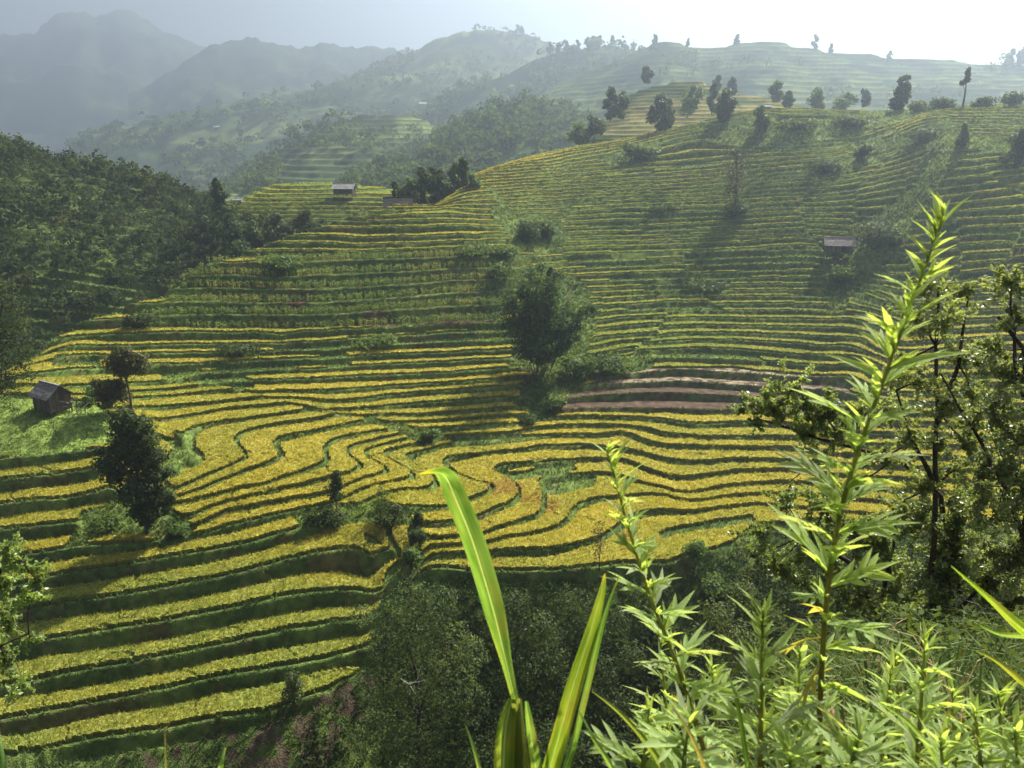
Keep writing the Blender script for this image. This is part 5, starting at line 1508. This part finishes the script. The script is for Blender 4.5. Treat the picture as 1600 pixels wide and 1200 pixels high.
# ------------------------------------------------------------------ mugwort plants
def lobe(x0, y0, ang, ln, wd, seg=5):
    """half-folded lanceolate lobe: spine + two margins"""
    t = np.linspace(0, 1, seg)
    w = wd * np.sin(np.pi * t ** .75) ** .9; w[0] = wd * .25; w[-1] = 0
    ca, sa = math.cos(ang), math.sin(ang)
    sx, sy = x0 + ca * ln * t, y0 + sa * ln * t
    z = -.22 * (np.hypot(sx, sy)) ** 2
    sp = np.stack([sx, sy, z], -1)
    l = np.stack([sx - sa * w, sy + ca * w, z + w * .45], -1); r = np.stack([sx + sa * w, sy - ca * w, z + w * .45], -1)
    V = np.concatenate([l, sp, r]); F_ = []
    for i in range(seg - 1):
        F_ += [(i, i + 1, seg + i + 1, seg + i), (seg + i, seg + i + 1, 2 * seg + i + 1, 2 * seg + i)]
    return V, np.array(F_)
def leaf_mesh(kind, seed):
    rng = np.random.default_rng(seed)
    parts_ = []
    if kind == 'simple':
        parts_.append(lobe(0, 0, 0, 1.0, .075))
    elif kind == 'three':
        parts_ += [lobe(0, 0, 0, 1.0, .072), lobe(.34, 0, .55, .48, .05), lobe(.38, 0, -.55, .48, .05)]
    else:
        parts_ += [lobe(0, 0, 0, 1.0, .068)]
        for x, l in ((.25, .30), (.42, .42), (.58, .34)):
            for s_ in (-1, 1):
                parts_.append(lobe(x + rng.uniform(-.04, .04), 0, s_ * rng.uniform(.55, .8), l * rng.uniform(.8, 1.15), .045))
    v, f = merge(parts_)
    base_ = np.array([.30, .41, .17]) * rng.uniform(.85, 1.15); tipc = np.array([.48, .60, .19])
    d = np.clip(np.hypot(v[:, 0], v[:, 1]), 0, 1)[:, None]
    col = base_ + (tipc - base_) * d * rng.uniform(.3, 1.0)
    o = mesh_np('leaf', v, f, M_FORE, None, col=col, smooth=True)
    me = o.data; bpy.data.objects.remove(o)
    return me
def recolour(me, c):
    m2 = me.copy(); a = m2.color_attributes['Col']
    v = np.ones((len(m2.vertices), 4), np.float32); v[:, :3] = c
    a.data.foreach_set('color', v.ravel()); return m2
LEAFM = {k: [leaf_mesh(k, 500 + i * 7 + j) for j in range(4)] for i, k in enumerate(('simple', 'three', 'five'))}

DRY = [recolour(LEAFM['five'][0], (.26, .19, .09)), recolour(LEAFM['three'][1], (.36, .33, .10))]
PALE_L = {k: [recolour(m, (.30, .36, .20)) for m in v[:2]] for k, v in LEAFM.items()}      # greyish undersides turned up
def mugwort(label, stem, nodes, lmax, seed, stem_r=.0062, topdense=10, elev=(.35, 1.0), small=3):
    rng = np.random.default_rng(seed)
    P = np.array([np.array(atv(*p)) for p in stem])
    org = P[0].copy()
    P = P - org
    n = len(P)
    e = empty('mugwort', tuple(org), label, 'plant')
    s = np.linspace(0, n - 1, 24)
    C = np.stack([np.interp(s, np.arange(n), P[:, i]) for i in range(3)], -1)
    for it in range(3): C[1:-1] = (C[:-2] + 2 * C[1:-1] + C[2:]) / 4
    tv_, tf_ = tube(C, list(np.linspace(stem_r, stem_r * .3, 24)), 7)
    tcol = np.array([.24, .25, .11]) + np.linspace(0, 1, 24).repeat(7)[:, None] * np.array([.06, .10, 0])
    lowc = np.array([.085, .06, .035]); kk = (1 - np.linspace(0, 1, 24).repeat(7)[:, None]) ** 3
    tcol = tcol * (1 - kk) + lowc * kk
    mesh_np('stem', tv_, tf_, M_FORE, e, col=tcol, smooth=True)
    def place(me, pos, az, el, sc, rollv):
        o = bpy.data.objects.new('leaf', me); COL.objects.link(o); o.parent = e
        M = Matrix.Translation(Vector(pos)) @ Matrix.Rotation(az, 4, 'Z') @ Matrix.Rotation(-el, 4, 'Y') @ Matrix.Rotation(rollv, 4, 'X') @ Matrix.Scale(sc, 4)
        o.matrix_local = M
    az = rng.uniform(0, 6.28)
    for i in range(nodes):
        f = (i + .5) / nodes
        q = f * 23; k = int(q); pos = C[k] * (1 - (q - k)) + C[min(k + 1, 23)] * (q - k)
        az += 2.4 + rng.uniform(-.3, .3)
        size = lmax * (np.interp(f, [0, .25, .6, .85, 1], [.75, 1.0, .85, .55, .38])) * rng.uniform(.8, 1.2)
        el = np.interp(f, [0, .5, 1], [elev[0], (elev[0] + elev[1]) / 2, elev[1]]) + rng.uniform(-.2, .2)
        kind = 'five' if f < .55 and rng.random() < .75 else ('three' if f < .85 and rng.random() < .8 else 'simple')
        if f < .3 and rng.random() < .28: place(DRY[rng.integers(2)], pos, az, el - .9, size * .8, rng.uniform(-1.2, 1.2))
        elif rng.random() < .2: place(PALE_L[kind][rng.integers(2)], pos, az, el, size, rng.uniform(-.9, .9))
        else: place(LEAFM[kind][rng.integers(4)], pos, az, el + rng.normal() * .12, size * rng.uniform(.75, 1.2), rng.uniform(-.7, .7))
        for j in range(small):
            place(LEAFM['three' if rng.random() < .35 else 'simple'][rng.integers(4)], pos, az + rng.uniform(-.7, .7), el + rng.uniform(0, .5), size * rng.uniform(.3, .55), rng.uniform(-.8, .8))
    for j in range(topdense):
        place(LEAFM['simple'][rng.integers(4)], C[-1] - (C[-1] - C[-4]) * rng.random() * .9, rng.uniform(0, 6.28), rng.uniform(.7, 1.4), lmax * rng.uniform(.25, .5), rng.uniform(-.8, .8))
    return e
mugwort('tallest mugwort stem leaning right across the terraces', [(1280,1300,1.25),(1278,1150,1.27),(1288,950,1.3),(1310,800,1.32),(1345,690,1.34),(1400,540,1.37),(1440,430,1.39),(1476,335,1.41)], 64, .15, 601, topdense=14)
mugwort('second mugwort leaning left in front of the bowl', [(1140,1320,1.3),(1100,1170,1.32),(1060,1040,1.35),(1010,920,1.38),(975,800,1.41),(948,700,1.44)], 46, .13, 602, topdense=12)
mugwort('bushy young mugwort between the two tall stems', [(1185,1330,1.15),(1188,1180,1.16),(1190,1060,1.18),(1192,950,1.2)], 30, .125, 603, topdense=10)
mugwort('young mugwort right of the tallest stem', [(1430,1330,1.3),(1432,1200,1.3),(1440,1090,1.32),(1446,1000,1.34)], 24, .13, 604, topdense=8)
mugwort('low spreading mugwort near the bottom right corner', [(1535,1340,1.2),(1535,1240,1.2),(1530,1160,1.22),(1522,1110,1.24)], 18, .13, 605, topdense=6, elev=(.2, .7))
mugwort('leafy mugwort at the bottom edge, left of the young ones', [(1060,1350,1.05),(1065,1250,1.06),(1070,1170,1.08),(1080,1120,1.1)], 20, .13, 606, topdense=6, elev=(.3, .8))
mugwort('short leafy mugwort in front at the bottom', [(1300,1360,1.0),(1310,1270,1.02),(1330,1190,1.04),(1345,1150,1.06)], 20, .125, 607, topdense=6, elev=(.3, .8))
mugwort('mugwort shoot at the bottom under the leaning stem', [(985,1350,1.1),(1000,1250,1.12),(1010,1160,1.14),(1015,1105,1.16)], 18, .12, 608, topdense=6, elev=(.4, .9))
mugwort('mugwort shoot in the bottom right corner', [(1610,1350,1.2),(1600,1260,1.2),(1590,1190,1.22),(1585,1140,1.24)], 18, .125, 609, topdense=6, elev=(.3, .8))

mugwort('feathery mugwort behind the young ones, bottom middle', [(1235,1340,1.6),(1240,1220,1.62),(1246,1110,1.64),(1250,1020,1.66)], 26, .15, 610, topdense=8)
mugwort('feathery mugwort between tallest stem and right shoot', [(1370,1340,1.7),(1375,1220,1.72),(1385,1120,1.74),(1392,1050,1.76)], 22, .15, 611, topdense=8)
mugwort('pale feathery mugwort right of the low spreading one', [(1575,1340,1.5),(1572,1240,1.5),(1566,1150,1.52),(1560,1080,1.54)], 20, .14, 614, topdense=8)
mugwort('leafy mugwort low between the young and spreading ones', [(1480,1360,1.05),(1478,1280,1.05),(1474,1210,1.07),(1470,1160,1.08)], 16, .12, 615, topdense=8)
mugwort('leafy mugwort at the bottom edge under the tallest stem', [(1250,1370,.95),(1245,1290,.96),(1238,1220,.98),(1232,1170,1.0)], 16, .11, 616, topdense=8)
mugwort('slim mugwort behind the second leaning stem', [(1050,1320,1.9),(1046,1200,1.92),(1040,1090,1.95),(1030,990,1.98)], 22, .15, 617, topdense=8)
mugwort('slim mugwort deep among the right grass', [(1415,1300,2.2),(1412,1180,2.22),(1404,1090,2.25),(1398,1020,2.28)], 20, .17, 618, topdense=8)
mugwort('leafy mugwort under the right edge blades', [(1500,1340,1.8),(1495,1230,1.82),(1490,1140,1.84),(1488,1080,1.86)], 20, .15, 612, topdense=8)
mugwort('feathery mugwort beside the second leaning stem', [(1130,1340,1.5),(1126,1220,1.52),(1118,1110,1.54),(1112,1040,1.56)], 22, .14, 613, topdense=8)

# ------------------------------------------------------------------ rough grass on the near slope
def near_grass():
    rng = np.random.default_rng(55)
    n = 5200
    y = rng.uniform(3.2, 13, n); x = y * rng.uniform(.22, .86, n)
    z = near_z(x, y)
    p = np.stack([x, y, z - .02], -1)
    h = rng.uniform(.35, .95, n); az = rng.uniform(0, 6.28, n); ln = h * rng.uniform(.3, .9, n)
    o = np.stack([np.cos(az), np.sin(az), np.zeros(n)], -1); s = np.stack([-np.sin(az), np.cos(az), np.zeros(n)], -1) * rng.uniform(.005, .012, n)[:, None]
    zz = np.array([0, 0, 1.0])
    m1 = p + o * (ln * .35)[:, None] + zz * (h * .7)[:, None]; m2 = p + o * (ln * .75)[:, None] + zz * (h * .95)[:, None]; tp = p + o * (ln * 1.15)[:, None] + zz * (h * .85)[:, None]
    V = np.stack([p - s, p + s, m1 + s * .8, m1 - s * .8, m2 + s * .5, m2 - s * .5, tp + s * .1, tp - s * .1], 1).reshape(-1, 3)
    f = np.array([[0, 1, 2, 3], [3, 2, 4, 5], [5, 4, 6, 7]])
    F_ = (np.arange(n)[:, None, None] * 8 + f[None]).reshape(-1, 4)
    t = rng.random((n, 1)); dryk = (rng.random((n, 1)) < .15)
    c = np.where(dryk, np.array([.30, .24, .11]), np.array([.05, .085, .02]) + t * np.array([.07, .09, .02]))
    ob = mesh_np('near_grass', V, F_, M_GRASS, col=np.repeat(c, 8, 0))
    tag(ob, 'rough long grass on the near slope at lower right', 'grass', kind='stuff')
    k = 850
    y = rng.uniform(4.5, 26, k); x = y * rng.uniform(.10, .95, k)
    h = rng.uniform(.4, 1.3, k)
    pts_ = np.stack([x, y, near_z(x, y) - .1], -1)
    stuff_trees('near_undergrowth', 'dark weeds and low bushes on the near slope', 'undergrowth', pts_, h, h * 1.2, 110, 56, (.03, .05, .016), (.10, .14, .04), .026)
near_grass()

# ------------------------------------------------------------------ haze: the air itself
def build_haze():
    me = bpy.data.meshes.new('haze')
    bm = bmesh.new()
    bmesh.ops.create_cube(bm, size=1.0)
    for v in bm.verts:
        v.co.x *= 7000; v.co.y = 2600 * 2 * (v.co.y + .5) - 60 if v.co.y > 0 else -60
        v.co.z = 470 if v.co.z > 0 else -480
    bm.to_mesh(me); bm.free()
    o = bpy.data.objects.new('haze', me); COL.objects.link(o)
    m = bpy.data.materials.new('valley_haze'); m.use_nodes = True
    nt = m.node_tree; nt.nodes.clear()
    out = nt.nodes.new('ShaderNodeOutputMaterial')
    pv = nt.nodes.new('ShaderNodeVolumePrincipled')
    pv.inputs['Color'].default_value = (.66, .82, 1.0, 1)
    pv.inputs['Density'].default_value = HAZE_DENSITY
    pv.inputs['Anisotropy'].default_value = HAZE_G
    nt.links.new(pv.outputs[0], out.inputs['Volume'])
    me.materials.append(m)
    tag(o, 'pale sunlit haze filling the valley', 'haze', kind='stuff')
HAZE_DENSITY = .00064
HAZE_G = .74
build_haze()

# print('triangles', sum(len(m.loops) - 2 * len(m.polygons) for m in bpy.data.meshes))
